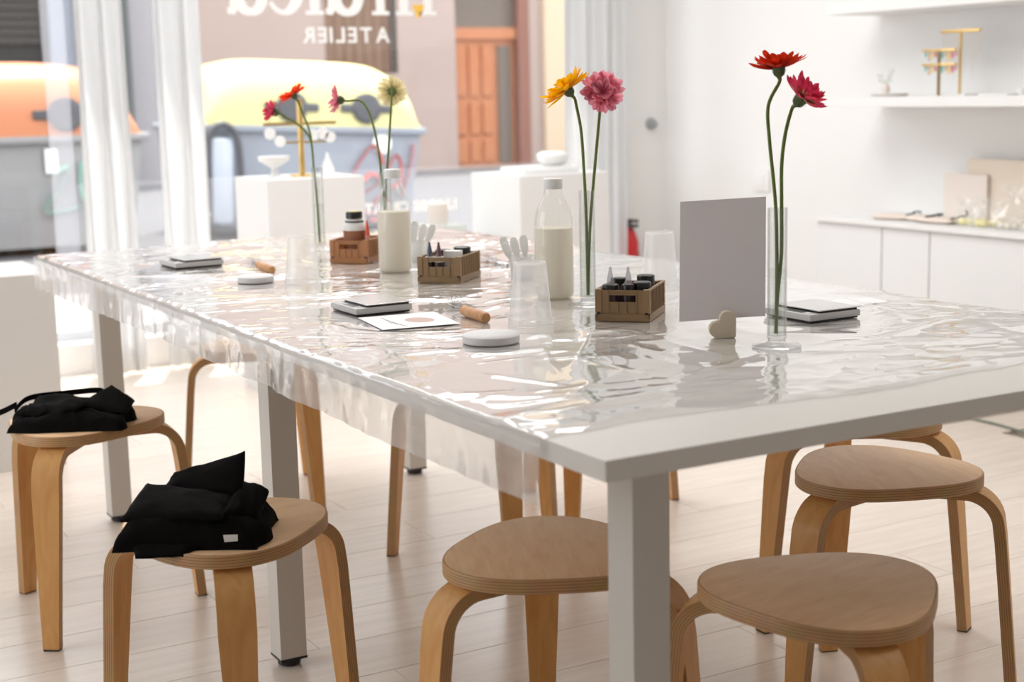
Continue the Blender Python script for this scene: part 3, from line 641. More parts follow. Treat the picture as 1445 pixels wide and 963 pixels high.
seat_me = ply_prism(seat_outline(), [.4265, .4285, .4470, .4495, .45], [.003, 0, 0, .0012, .0035], 'seat'); seat_me.materials.append(seatM); seat_me.materials.append(plyM)
def leg_mesh():
    prof = [(.045, .4155), (.10, .4155), (.150, .4155)]
    for i in range(1, 9):
        a = PI/2*(i/9)*.96; prof.append((.150+.062*math.sin(a), .4155-.062*(1-math.cos(a))))
    prof += [(.2155, .33), (.222, .26), (.231, .16), (.240, .06), (.2445, .003)]
    wid = lambda k, p: (.030 if k < 3 else (.030 if p[1] > .33 else .030-.0125*(1-p[1]/.33)))
    bm = bmesh.new(); uv = bm.loops.layers.uv.new('uv'); T_ = .0105; rings = []
    for k, (r, z) in enumerate(prof):
        r0, z0 = prof[max(k-1, 0)]; r1, z1 = prof[min(k+1, len(prof)-1)]; t_ = Vector((r1-r0, z1-z0)).normalized(); nx_, nz_ = -t_.y, t_.x
        w = wid(k, (r, z)); ring = []
        for (sw_, st_) in ((-1, -1), (1, -1), (1, 1), (-1, 1)):
            ring.append(bm.verts.new((r+nx_*T_*st_, w*sw_, max(0.002, z+nz_*T_*st_))))
        rings.append(ring)
    for a in range(len(rings)-1):
        for i in range(4):
            f = bm.faces.new((rings[a][i], rings[a][(i+1) % 4], rings[a+1][(i+1) % 4], rings[a+1][i])); f.smooth = True
            f.material_index = 1 if i in (1, 3) else 0
            v = {0: 0, 1: 0, 2: 1, 3: 1}
            for lp in f.loops:
                for rg in (rings[a], rings[a+1]):
                    if lp.vert in rg: lp[uv].uv = (0, v[rg.index(lp.vert)])
    bm.faces.new(rings[0][::-1]); bm.faces.new(rings[-1])
    bmesh.ops.recalc_face_normals(bm, faces=bm.faces)
    me = bpy.data.meshes.new('leg'); bm.to_mesh(me); bm.free(); me.set_sharp_from_angle(angle=math.radians(38)); me.materials.append(legM); me.materials.append(plyM); return me
leg_me = leg_mesh(); pad_me = B().box(.234, -.0165, 0, .2555, .0165, .0035).mesh('foot_pad', smooth=False); pad_me.materials.append(MT['rubber'])
def stool(x, y, deg, label):
    r = empty('stool', (x, y, 0), math.radians(deg), label, 'stool', 'birch stools round the table')
    link('seat', seat_me, None, r)
    for k in range(3):
        l = link('leg', leg_me, None, r, (0, 0, 0), (0, 0, k*2*PI/3)); link('foot_pad', pad_me, None, l)
    return r
stool(-.120, .971, 13.4, 'three-legged birch stool at the front left carrying the taller heap of black cloth')
stool(-.111, 1.958, -5.5, 'three-legged birch stool at the left edge carrying the flatter black bag')
stool(.261, .548, 64, 'empty birch stool half hidden behind the near table leg')
stool(.488, .176, 10.4, 'empty birch stool nearest the camera at the lower right')
stool(1.029, .629, 70, 'empty birch stool behind the nearest one, its pale seat under the table edge at right')
stool(1.318, 1.007, 58, 'birch stool mostly hidden by the table top at right, behind the pale seated one')
stool(.821, 1.788, 17, 'birch stool under the middle of the table, left of the far right table leg')
stool(.597, 2.677, 41, 'birch stool at the far table end, its bent leg rising behind the black heap')
stool(1.30, 2.04, -15, 'birch stool on the far long side, one leg showing left of the near corner')

# ------------------------------------------------------------------ black cloth heaps
def cloth_blob(lx, ly, hgt, seed, nx=60, ny=44, fold=.012):
    """folded pile: closed surface, rounded rectangle footprint, ridged folds on top"""
    rn = np.random.RandomState(seed); U, V = np.meshgrid(np.linspace(-1, 1, nx), np.linspace(-1, 1, ny))
    e = np.clip((1-np.abs(U)**7), 0, 1)**.5*np.clip((1-np.abs(V)**7), 0, 1)**.5
    wob = .10*(vnoise(U*2.3+9, V*2.3+seed, seed)-.5)
    Xp = U*lx/2*(1+wob)+.006*np.sin(V*5+seed); Yp = V*ly/2*(1+.12*(vnoise(U*2+3, V*2, seed+1)-.5))
    top = hgt*e*(.74+.26*vnoise(U*1.5+4, V*1.5+4, seed+2))+fold*e*(ridge(U*2.2+V*1.2+7, V*3.2-U, seed+3)**3-.3)+fold*.4*e*(ridge(U*6+5, V*6+U*3, seed+4)**2-.3)
    n = nx*ny; vs = [(float(a), float(b_), float(max(c, .0))) for a, b_, c in zip(Xp.ravel(), Yp.ravel(), top.ravel())]
    vs += [(float(a)*.97, float(b_)*.97, 0.0) for a, b_ in zip(Xp.ravel(), Yp.ravel())]
    fs = grid_faces(nx, ny)+[f[::-1] for f in [(a+n, b_+n, c+n, d+n) for a, b_, c, d in grid_faces(nx, ny)]]
    return B().verts(vs, fs)
def sheet(corners, nx, ny, th, seed, amp, cr=.0):
    """thick folded flap between four 3D corners (a,b,c,d)"""
    a, b_, c, d = [Vector(q) for q in corners]; nrm = (b_-a).cross(d-a).normalized(); top = []
    for j in range(ny):
        for i in range(nx):
            u, v = i/(nx-1), j/(ny-1); p_ = (a*(1-u)+b_*u)*(1-v)+(d*(1-u)+c*u)*v
            h = amp*(float(ridge(np.array(u*3+v*1.5+seed), np.array(v*3-u), seed))**2-.4)+cr*math.sin(PI*u)*math.sin(PI*v)
            top.append((p_+nrm*h, min(u, 1-u)*(nx-1) < .5 or min(v, 1-v)*(ny-1) < .5))
    vs = [q+nrm*(th/2 if not e else th*.15) for q, e in top]+[q-nrm*(th/2 if not e else th*.15) for q, e in top]; n = nx*ny
    fs = grid_faces(nx, ny)+[tuple(k+n for k in f[::-1]) for f in grid_faces(nx, ny)]
    for i in range(nx-1): fs += [(i+1, i, n+i, n+i+1), ((ny-1)*nx+i, (ny-1)*nx+i+1, n+(ny-1)*nx+i+1, n+(ny-1)*nx+i)]
    for j in range(ny-1): fs += [(j*nx, (j+1)*nx, n+(j+1)*nx, n+j*nx), ((j+1)*nx+nx-1, j*nx+nx-1, n+j*nx+nx-1, n+(j+1)*nx+nx-1)]
    return B().verts(vs, fs)
# heap on the near left stool; local x = image right
RX = _r.normalized(); FY = Vector((F_.x, F_.y, 0)).normalized(); HR_ = math.atan2(RX.y, RX.x)
ha = empty('folded_apron', (-.183, .925, .4505), HR_, 'taller crumpled heap of folded black cloth on the front left stool', 'apron')
cloth_blob(.232, .168, .060, 3, fold=.012).build('folded_body', MT['cloth'], ha, ang=80)
sheet([(-.070, .015, .060), (.076, -.01, .062), (.074, .045, .128), (-.045, .05, .092)], 16, 12, .014, 2, .004, .006).build('raised_fold', MT['cloth'], ha, ang=80)
sheet([(.045, -.07, .046), (.105, -.04, .030), (.112, .03, .062), (.070, .035, .082)], 12, 12, .018, 4, .007, .008).build('side_fold', MT['cloth'], ha, ang=80)
sheet([(-.112, -.055, .042), (.055, -.078, .050), (.062, .0, .066), (-.085, .03, .080)], 18, 12, .016, 6, .005, .008).build('upper_fold', MT['cloth'], ha, ang=80)
sheet([(-.080, -.098, -.006), (.0, -.096, -.004), (.02, -.072, .010), (-.09, -.072, .012)], 8, 6, .006, 7, .003).build('hanging_corner', MT['cloth'], ha, ang=80)
lb_ = sheet([(.062, -.104, .020), (.082, -.100, .020), (.082, -.098, .030), (.06, -.102, .031)], 3, 3, .002, 1, 0).build('care_label', MT['white'], ha, smooth=False); lb_['label'] = 'small white care label'
hb_ = empty('folded_tote_bag', (-.145, 1.905, .4505), HR_, 'flatter black cloth bag with loose straps on the stool at the left edge', 'bag')
cloth_blob(.245, .15, .046, 11, fold=.010).build('folded_body', MT['cloth'], hb_, ang=80)
sheet([(.02, -.02, .045), (.130, -.04, .03), (.128, .05, .040), (.075, .065, .075)], 12, 10, .012, 4, .004, .006).build('corner_fold', MT['cloth'], hb_, ang=80)
sheet([(-.10, -.05, .03), (.03, -.06, .042), (.05, .03, .056), (-.09, .04, .05)], 16, 10, .014, 8, .012, .01).build('upper_fold', MT['cloth'], hb_, ang=80)
def strap(pts, w, par):
    pts = smoothpath(pts, 6); bb = B(); vs = []; fs = []
    for q in pts:
        for dz, dy in ((w/2, 0), (-w/2, 0), (-w/2, .003), (w/2, .003)): vs.append((q.x, q.y+dy, q.z+dz))
    for j in range(len(pts)-1):
        for i in range(4): fs.append((j*4+i, j*4+(i+1) % 4, j*4+4+(i+1) % 4, j*4+4+i))
    fs += [(0, 1, 2, 3), (len(vs)-4, len(vs)-1, len(vs)-2, len(vs)-3)]; return bb.verts(vs, fs).build('strap', MT['cloth'], par, ang=50)
strap([(-.118, -.02, .040), (-.10, .03, .056), (-.03, .05, .061), (.05, .05, .066), (.07, .03, .056)], .012, hb_)
strap([(-.112, -.02, .052), (-.15, -.02, .035), (-.20, -.02, .022), (-.27, -.01, -.02)], .013, hb_)

# ------------------------------------------------------------------ vases
glM = clear('vase_glass', (.96, .965, .96), .03, (.42, .43, .42), .01, 1.5, edge=.5, refl=1.0)
waM = clear('water', (.96, .975, .96), .03, (.75, .78, .72), .0, 1.33, edge=.18, refl=.8)
ZS = ZT+.0012
def vase(x, y, h, water, label):
    r = empty('bud_vase', (x, y, ZS), 0, label, 'vase', 'tall glass bud vases')
    B().lathe([(0, .0), (.037, 0), (.039, .001), (.039, .003), (.020, .0055), (.0135, .009), (.0132, .014)], 40, cap=False).build('base', glM, r)
    B().lathe([(.0, .012), (.0143, .012), (.0155, .016), (.0155, h), (.0140, h), (.0140, .018), (0, .018)], 40).build('tube', glM, r)
    B().lathe([(0, .0185), (.0137, .0185), (.0137, water), (0, water)], 32).build('water', waM, r)
    return r
V1 = atz(1096, 489, ZS); V2 = atz(830, 431, ZS); V3 = atz(452, 353, ZS); d4 = atz(543, 243, ZS+.222); V4 = Vector((d4.x, d4.y, ZS))
vase(V1.x, V1.y, .222, .125, 'glass bud vase beside the grey card, nearest the camera')
vase(V2.x, V2.y, .222, .125, 'glass bud vase between the larger bottle and the tan crate, holding yellow and pink gerberas')
vase(V3.x, V3.y, .222, .125, 'glass bud vase at the far left of the row, holding orange-red and pink gerberas')
vase(V4.x, V4.y, .222, .125, 'glass bud vase hidden behind the smaller bottle')

# ------------------------------------------------------------------ gerberas
stemM = pbr('stem_green', srgb(104, 122, 52), .55, .15, 40); calM = pbr('calyx_green', srgb(88, 104, 66), .6, .15, 60)
def petal_mesh(L, w, m, curl=.12, tipn=1):
    n = 8; vs = []; fs = []
    for i in range(n+1):
        s = i/n; ww = w*(.35+.65*math.sin(min(1, s*1.25)*PI/2))*(1 if s < .8 else math.sqrt(max(0.02, 1-((s-.8)/.205)**2)))
        for k, q in enumerate((-1, -.45, 0, .45, 1)):
            vs.append((s*L, q*ww/2, curl*L*s*s-.18*ww*(1-q*q)*1.0+.0))
    for i in range(n):
        for k in range(4): fs.append((i*5+k, i*5+k+1, i*5+6+k, i*5+5+k))
    me = B().verts(vs, fs).mesh('petal', True, 80, recalc=False); me.materials.append(m); return me
def gerbera(label, head, axis, D, col, incol, stempx, depth, base, npet=22, lift=(6, 16), discol=None, cal=1.0, basecol=None, grp='gerberas in the bud vases'):
    """head: 3D centre; axis: way it faces; stempx: image points of the stem in the vase's vertical plane"""
    root = empty('gerbera', base, 0, label, 'flower', grp); inv = Vector(base)
    pm = mat('petal'); b = N(pm)
    tcn = b.n('ShaderNodeTexCoord'); sp_ = b.n('ShaderNodeSeparateXYZ', i_0=tcn.outputs['Object'])
    ln = b.n('ShaderNodeMapRange', i_0=sp_.outputs[0]); ln.inputs[1].default_value = 0; ln.inputs[2].default_value = D/2
    cr_ = b.n('ShaderNodeValToRGB', i_0=ln.outputs[0]); cr_.color_ramp.elements[0].position = .12; cr_.color_ramp.elements[0].color = c4(basecol or incol); cr_.color_ramp.elements[1].position = .6; cr_.color_ramp.elements[1].color = c4(col)
    oi_ = b.n('ShaderNodeObjectInfo'); hs = b.n('ShaderNodeHueSaturation'); mr_ = b.n('ShaderNodeMapRange', i_0=oi_.outputs['Random']); mr_.inputs[3].default_value = .82; mr_.inputs[4].default_value = 1.15
    b.t.links.new(cr_.outputs[0], hs.inputs['Color']); b.t.links.new(mr_.outputs[0], hs.inputs['Value'])
    dfn = b.n('ShaderNodeBsdfPrincipled'); dfn.inputs['Roughness'].default_value = .6; dfn.inputs['Specular IOR Level'].default_value = .2; b.t.links.new(hs.outputs[0], dfn.inputs['Base Color'])
    tln = b.n('ShaderNodeBsdfTranslucent'); b.t.links.new(hs.outputs[0], tln.inputs[0]); mxs = b.n('ShaderNodeMixShader'); mxs.inputs[0].default_value = .45
    b.t.links.new(dfn.outputs[0], mxs.inputs[1]); b.t.links.new(tln.outputs[0], mxs.inputs[2]); oo = b.n('ShaderNodeOutputMaterial'); b.t.links.new(mxs.outputs[0], oo.inputs[0])
    Bm = basis(axis); Hd = Matrix.Translation(Vector(head)-inv) @ Bm
    pe = petal_mesh(D/2-.004, D*(.14 if 'double' in label else .118), pm, .10); rn = random.Random(hash(label) % 1000 if False else len(label))
    rings_ = ((npet, 1.0, lift[0]), (npet-2, .84, lift[1]), (npet-6, .66, lift[1]+10)) if 'double' in label else ((npet+3, 1.0, lift[0]), (npet-2, .84, lift[1]))
    for ringi, (cnt, sc, el) in enumerate(rings_):
        for k in range(cnt):
            a = 2*PI*(k+.5*ringi+rn.uniform(-.25, .25))/cnt
            q = link('petal', pe, None, root); s = sc*rn.uniform(.86, 1.06)
            q.matrix_local = Hd @ Matrix.Rotation(a, 4, 'Z') @ Matrix.Rotation(-math.radians(el+rn.uniform(-12, 12)), 4, 'Y') @ Matrix.Translation((.004, 0, .001+.002*ringi)) @ Matrix.Rotation(rn.uniform(-.35, .35), 4, 'X') @ Matrix.Diagonal((s, rn.uniform(.8, 1.15), 1+rn.uniform(-.5, 1.2), 1))
    fl = B(); rn2 = random.Random(5)
    for k in range(150):
        rr = math.sqrt(k/150)*D*.27; a = k*2.39996; lx = .006+.10*rr+.05*D*(rr/(D*.27)); tilt = .15+1.0*rr/(D*.27)
        M_ = Hd @ Matrix.Rotation(a, 4, 'Z') @ Matrix.Translation((rr*.55, 0, .003)) @ Matrix.Rotation(tilt, 4, 'Y')
        w = .0011+.0009*rr/(D*.27); fl.verts([(-w*.4, -w, 0), (-w*.4, w, 0), (0, w*.9, lx*.7), (0.001, 0, lx), (0, -w*.9, lx*.7)], [(0, 1, 2, 3, 4)], M_)
    dm = pbr('floret', incol, .7, .25, 200); fo = fl.build('florets', dm, root, smooth=False); fo['kind'] = 'stuff'
    ce = B().lathe([(.0055*cal, -.001), (.004, .004), (0, .0055)], 16, M=Hd).build('disc_centre', pbr('disc', discol or incol, .8, .2, 150), root)
    # calyx: green cup of bracts behind the petals
    cb = B(); cb.lathe([(0, -.0165*cal), (.004*cal, -.0155*cal), (.0085*cal, -.011*cal), (.0105*cal, -.004*cal), (.0115*cal, .001), (.004, .0015)], 20, M=Hd)
    for ringi in range(3):
        for k in range(16):
            a = 2*PI*(k+.5*ringi)/16; M_ = Hd @ Matrix.Rotation(a, 4, 'Z') @ Matrix.Translation((.0085*cal, 0, -.012*cal+.0035*ringi)) @ Matrix.Rotation(.25, 4, 'Y')
            cb.verts([(0, -.0012, 0), (0, .0012, 0), (.0012, .0009, .006), (.0022, 0, .010), (.0012, -.0009, .006)], [(0, 1, 2, 3, 4)], M_)
    cb.build('calyx', calM, root)
    ax = Vector(axis).normalized(); neck = Vector(head)-ax*.015*cal
    sp0 = [atd(x_, y_, depth) for x_, y_ in stempx]
    while len(sp0) > 2 and ((sp0[0]-neck).dot(-ax) < .012 or sp0[0].z > neck.z+.004): sp0.pop(0)
    pts = [neck, neck-ax*.008]+sp0
    bv = Vector(base)
    # keep the stem inside its vase: clamp points below the rim
    cl = []
    for q in pts:
        q = Vector(q)
        if q.z < ZS+.226:
            dxy = Vector((q.x-bv.x, q.y-bv.y)); 
            if dxy.length > .0085: dxy = dxy.normalized()*.0085
            q = Vector((bv.x+dxy.x, bv.y+dxy.y, max(q.z, ZS+.021)))
        cl.append(q-bv)
    B().tube(smoothpath(cl, 6), [.0034-.0008*min(1, i/8) if i < 8 else .0029 for i in range(6*(len(cl)-1)+1)], 10).build('stem', stemM, root)
    return root
def hd(x, y, d): return atd(x, y, d)
D1, D2, D3, D4 = dep(V1+Vector((0, 0, .2))), dep(V2+Vector((0, 0, .2))), dep(V3+Vector((0, 0, .2))), dep(V4+Vector((0, 0, .2)))
cr1 = srgb(205, 40, 14); pk = srgb(196, 60, 92)
Up = U_; Rt = R_; Fw = F_
gerbera('orange-red gerbera at the top right, facing upward above the grey card', hd(1099, 97, D1), Up*1+Rt*-.06+Fw*-.14, .092, srgb(214, 52, 18), srgb(188, 30, 12), [(1094, 116), (1084, 150), (1086, 200), (1091, 250), (1095, 300), (1096, 380), (1094, 440), (1093, 474)], D1, V1, 22, (8, 22), cal=.9)
gerbera('crimson and cream gerbera at the top right, tilted to the right below the orange-red one', hd(1131, 139, D1), Up*.72+Rt*.62+Fw*-.5, .088, srgb(222, 64, 100), srgb(230, 170, 150), [(1120, 158), (1108, 190), (1103, 235), (1103, 290), (1104, 360), (1098, 420), (1091, 474)], D1, V1, 20, (16, 34), basecol=srgb(238, 205, 175))
gerbera('yellow gerbera tilted to the left above the tan crate', hd(801, 127, D2), Up*.75+Rt*-.62+Fw*-.12, .108, srgb(250, 190, 8), srgb(245, 160, 10), [(813, 148), (820, 185), (824, 240), (827, 300), (828, 370), (829, 420)], D2, V2, 24, (4, 14), cal=.95)
gerbera('pink double gerbera facing the camera beside the yellow one', hd(850, 131, D2), Fw*-1+Up*.12+Rt*.03, .088, srgb(248, 172, 190), srgb(228, 112, 138), [(848, 168), (840, 205), (836, 250), (834, 300), (833, 370), (831, 420)], D2, V2, 26, (5, 18), discol=srgb(110, 26, 44))
gerbera('orange-red gerbera at the far left tilted to the left', hd(414, 134, D3), Up*.8+Rt*-.55+Fw*-.2, .088, srgb(236, 66, 22), srgb(214, 44, 16), [(427, 160), (438, 190), (443, 240), (447, 290), (451, 343)], D3, V3, 22, (4, 14), cal=.9)
gerbera('crimson pink gerbera at the far left facing left, lowest of the four at the back', hd(386, 158, D3-.01), Rt*-.85+Up*.25+Fw*-.45, .074, srgb(216, 76, 106), srgb(228, 130, 140), [(404, 166), (422, 177), (438, 197), (443, 240), (447, 290), (451, 343)], D3, V3, 20, (14, 26))
gerbera('pink gerbera seen from the side, facing left, above the smaller bottle', hd(478, 141, D4), Rt*-1+Up*.12+Fw*-.05, .078, srgb(240, 150, 172), srgb(228, 110, 140), [(497, 136), (510, 143), (523, 165), (533, 205), (538, 250), (542, 300), (544, 335)], D4, V4, 22, (8, 20), cal=.95)
gerbera('pale cream gerbera seen from behind, above the smaller bottle', hd(553, 129, D4), Fw*.95+Up*.25+Rt*-.1, .080, srgb(246, 236, 196), srgb(235, 222, 160), [(556, 146), (550, 180), (547, 230), (544, 280), (543, 335)], D4, V4, 24, (2, 10), cal=.9)

# ------------------------------------------------------------------ bottles
boM = clear('bottle_glass', (.975, .975, .965), .04, (.75, .74, .71), .02, 1.5, edge=.3, refl=1.0)
def bottle(px, py, sc, label, fill):
    q = atz(px, py, ZS); r = empty('milk_bottle', (q.x, q.y, ZS), 0, label, 'bottle', 'glass bottles of cream powder'); r.scale = (sc, sc, sc*.965)
    out = [(0, 0), (.034, 0), (.0385, .004), (.0395, .010), (.0395, .150), (.0385, .166), (.034, .184), (.027, .200), (.0205, .212), (.0185, .220), (.0185, .236)]
    B().lathe(out, 48).build('glass', boM, r)
    B().lathe([(0, .003), (.033, .003), (.0372, .007), (.0380, .012), (.0380, fill), (0, fill+.0008)], 44).build('contents', MT['milk'], r)
    B().lathe([(0, .248), (.0175, .248), (.0192, .246), (.0192, .229), (.0188, .2285), (.0188, .226), (0, .226)], 32).build('cap', MT['white'], r)
bottle(783, 420, 1.0, 'larger looking glass bottle of cream powder behind the upturned cup', .146)
bottle(558.5, 383, 1.0, 'glass bottle of cream powder nearer the window, left of the middle crate', .146)

# ------------------------------------------------------------------ cups
cupM = clear('frosted_cup', (1, 1, 1), .34, (.93, .925, .92), .12, 1.45, edge=.3, refl=.9)
def cup(px, py, label, down=True, h=.112, rb=.040, rt=.0295, grp='translucent plastic cups', z=None):
    q = atz(px, py, ZS); r = empty('plastic_cup', (q.x, q.y, ZS), 0, label, 'cup', grp)
    if down: pr_ = [(0, h-.004), (rt-.003, h-.004), (rt-.001, h), (rt, h-.001), (rt+.0005, h-.006), (rb-.002, .012), (rb+.0005, .012), (rb+.001, .001), (rb-.001, 0), (rb-.002, .001)]
    else: pr_ = [(0, .003), (rt-.002, .003), (rt, 0), (rb-.001, h-.006), (rb+.001, h), (rb-.001, h)]
    B().lathe(pr_, 40).build('wall', cupM, r); return r
cup(749, 457, 'upturned translucent cup in front of the larger bottle')
cup(931, 401, 'upturned translucent cup between the tan crate and the grey card')
cup(428, 399, 'upturned translucent cup beside the far left vase', h=.105)
for (px, py, lb, dirx) in ((738, 392, 'white spoon cup behind the upturned cup, left of the larger bottle', -1), (588, 368, 'white spoon cup partly hidden by the smaller bottle', 1)):
    q = atz(px, py, ZS); r = empty('spoon_cup', (q.x, q.y, ZS), 0, lb, 'cup', 'cups of white spoons')
    B().lathe([(0, .003), (.024, .003), (.026, 0), (.031, .048), (.033, .05), (.030, .05)], 28).build('wall', MT['spoon'], r)
    for k in range(6):
        a = k*1.05; t_ = Vector((math.cos(a)*.18+dirx*.25*RX.x, math.sin(a)*.18+dirx*.25*RX.y, 1)).normalized()
        o_ = Vector((math.cos(a)*.012, math.sin(a)*.012, .004)); e_ = o_+t_*(.082+.006*(k % 3))
        Mx = Matrix.Translation(o_) @ basis(t_, up=(-F_.x, -F_.y, .01)) ; L_ = (e_-o_).length
        s_ = tag(B().prism([(-.004, 0), (.004, 0), (.0045, L_*.55), (.0085, L_*.72), (.0095, L_*.88), (.006, L_*.98), (0, L_), (-.006, L_*.98), (-.0095, L_*.88), (-.0085, L_*.72), (-.0045, L_*.55)], -.0007, .0007, M=Matrix.Translation(q.to_3d().xy.to_3d()+Vector((0, 0, ZS))) @ Mx @ Matrix.Rotation(PI/2, 4, 'X')).build('plastic_spatula', MT['spoon'], None, smooth=False), 'white plastic spatula standing in the cup '+('left of the larger bottle' if dirx < 0 else 'right of the smaller bottle'), 'spatula', 'white spatulas in the '+('near' if dirx < 0 else 'far')+' spoon cup')

# ------------------------------------------------------------------ crates
def crate(fl, ang, m, label):
    W_, D_, Hh, t_ = .100, .142, .0575, .0035
    r = empty('mini_crate', (fl.x, fl.y, ZS), ang, label, 'crate', 'small folding plastic crates')
    B().box(0, 0, .0, W_, D_, .004).box(0, 0, .004, W_, .004, .013).box(0, D_-.004, .004, W_, D_, .013).box(0, 0, .004, .004, D_, .013).box(W_-.004, 0, .004, W_, D_, .013).build('base_tray', m, r, smooth=False)
    for yy, sgn in ((.002, -1), (D_-.002-t_, 1)):
        y0, y1 = yy, yy+t_; e = B(); yf0, yf1 = (y0-.0018, y0) if sgn < 0 else (y1, y1+.0018)
        e.box(.011, y0, .013, .0255, y1, .0555).box(W_-.0255, y0, .013, W_-.011, y1, .0555).box(.0255, y0, .013, W_-.0255, y1, .0345).box(.0255, y0, .0475, W_-.0255, y1, .0555)
        for x in (.0235, .041, .0565, W_-.0255): e.box(x, yf0, .0145, x+.0018, yf1, .0345 if x in (.041, .0565) else .0555)
        e.box(.0255, yf0, .0335, W_-.0255, yf1, .0352).box(.0255, yf0, .0472, W_-.0255, yf1, .0488).box(.011, yf0, .0545, W_-.011, yf1, .0562).box(.0255, yf0, .0135, W_-.0255, yf1, .0150)
        e.build('end_panel', m, r, smooth=False)
    for x0 in (.002, W_-.002-t_):
        e = B(); x1 = x0+t_; e.box(x0, .008, .0135, x1, D_-.008, .0575)
        xo0, xo1 = (x0-.0018, x0) if x0 < .05 else (x1, x1+.0018)
        for k in range(9): yk = .018+k*.0128; e.box(xo0, yk, .015, xo1, yk+.002, .0565)
        e.box(xo0, .01, .055, xo1, D_-.01, .0578)
        e.build('side_panel', m, r, smooth=False)
    for x0 in (0, W_-.012):
        for y0 in (0, D_-.010):
            e = B(); e.box(x0, y0, .0145, x0+.012, y0+.010, .0578, bev=.0008); e.build('corner_post', m, r, smooth=False)
            B().box(x0+.004, y0-.0004 if y0 < .05 else y0+.0088, .0125, x0+.0085, y0+.0015 if y0 < .05 else y0+.0104, .0165).build('hinge', MT['black'], r, smooth=False)
    return r
C1 = atz(840, 453, ZS); C2 = atz(589.5, 399, ZS); C3 = atz(466, 371.5, ZS)
ang1 = math.atan2(-.73, .68)
def inc(o, x, y, z, ang=ang1): return Vector((o.x+x*math.cos(ang)-y*math.sin(ang), o.y+x*math.sin(ang)+y*math.cos(ang), ZS+z))
crate(C1, ang1, MT['tan'], 'tan plastic mini crate full of black capped bottles, beside the grey card')
crate(C2, ang1, MT['tan'], 'tan plastic mini crate in the middle of the table, right of the smaller bottle')
crate(C3, ang1, MT['brown'], 'caramel plastic mini crate farthest left, holding a big white bottle')
capM = pbr('ribbed_black_cap', (.012, .012, .012), .3); clrM = clear('nozzle_clear', (.8, .8, .82), .25, (.5, .48, .5), .08, 1.45, edge=.5)
def dye(o, x, y, tall, label, nozzle=True, r=.0135, body=None, grp='dye bottles in the crates', capcol=None, noz=None):
    q = inc(o, x, y, .0045); e = empty('dye_bottle', q, 0, label, 'bottle', grp); h = tall
    B().lathe([(0, 0), (r-.001, 0), (r, .002), (r, h-.014), (r*.8, h-.009), (0, h-.009)], 22).build('body', body or pbr('dark_dye', (.05, .03, .03), .3), e)
    B().lathe([(0, h), (r*.9, h), (r, h-.0015), (r, h-.0125), (0, h-.0125)], 24).build('cap', capcol or capM, e)
    if nozzle: B().lathe([(.0075, h), (.0075, h+.003), (.0062, h+.004), (.0055, h+.012), (.0030, h+.024), (.0022, h+.031), (0, h+.032)], 16).build('nozzle', noz or clrM, e)
whb = pbr('white_bottle', (.8, .79, .77), .4); 
dye(C1, .024, .020, .060, 'black capped bottle at the front left of the nearest crate, with a clear nozzle', r=.0145)
dye(C1, .056, .024, .060, 'slim bottle in the middle of the nearest crate, with the tallest clear nozzle', r=.0115, noz=clrM)
dye(C1, .078, .040, .063, 'wide black capped jar at the right of the nearest crate', False, r=.0165)
dye(C1, .024, .085, .064, 'black capped jar at the back left of the nearest crate', False, r=.0145)
dye(C1, .072, .100, .068, 'tallest black capped jar at the back right of the nearest crate', False, r=.0165)
dye(C2, .022, .022, .052, 'bottle with a blue-grey nozzle in the middle crate', r=.0095, capcol=whb, noz=pbr('blue_grey_nozzle', srgb(88, 96, 112), .3))
dye(C2, .044, .020, .052, 'bottle with a purple-brown nozzle in the middle crate', r=.011, capcol=whb, noz=pbr('plum_nozzle', srgb(108, 78, 84), .3))
dye(C2, .036, .07, .062, 'black capped jar behind the two nozzles in the middle crate', False, r=.017)
tag(B().box(-.019, -.012, 0, .019, .012, .063, bev=.001).build('white_box', whb, None, inc(C2, .070, .040, .0045), smooth=False), 'small white box standing in the middle crate', 'box').rotation_euler = (0, 0, ang1)
dye(C2, .073, .095, .066, 'black capped jar at the back right of the middle crate', False, r=.019)
e = empty('paint_bottle', inc(C3, .050, .045, .0045), 0, 'big white bottle with black cap and brown band standing in the caramel crate', 'bottle')
B().lathe([(0, 0), (.026, 0), (.028, .003), (.028, .080), (.026, .088), (.022, .093), (.020, .094), (.020, .102), (0, .102)], 32).build('body', whb, e)
B().lathe([(.0283, .008), (.0286, .008), (.0286, .074), (.0283, .074)], 32).build('brown_band', pbr('brown_label', srgb(150, 98, 66), .6), e)
B().lathe([(.0225, .094), (.0235, .094), (.0235, .0975), (.0225, .0975)], 28).build('ring', capM, e)
B().lathe([(0, .120), (.019, .120), (.0208, .118), (.0208, .104), (0, .104)], 28).build('cap', capM, e)
B().lathe([(0, .1215), (.013, .1215), (.0135, .1202), (0, .1202)], 20).build('cap_top', pbr('yellow_top', (.85, .75, .3), .5), e)
e = empty('red_marker', inc(C3, .088, .035, .0045), 0, 'red pointed dye tube sticking out of the caramel crate', 'tube')
B().lathe([(0, 0), (.006, 0), (.0065, .04), (.006, .062), (0, .063)], 14).build('body', pbr('pale_red', (.75, .35, .3), .4), e)
B().lathe([(.0065, .062), (.0055, .072), (.003, .092), (.002, .099), (0, .10)], 12).build('tip', pbr('red_tip', (.75, .12, .06), .4), e)

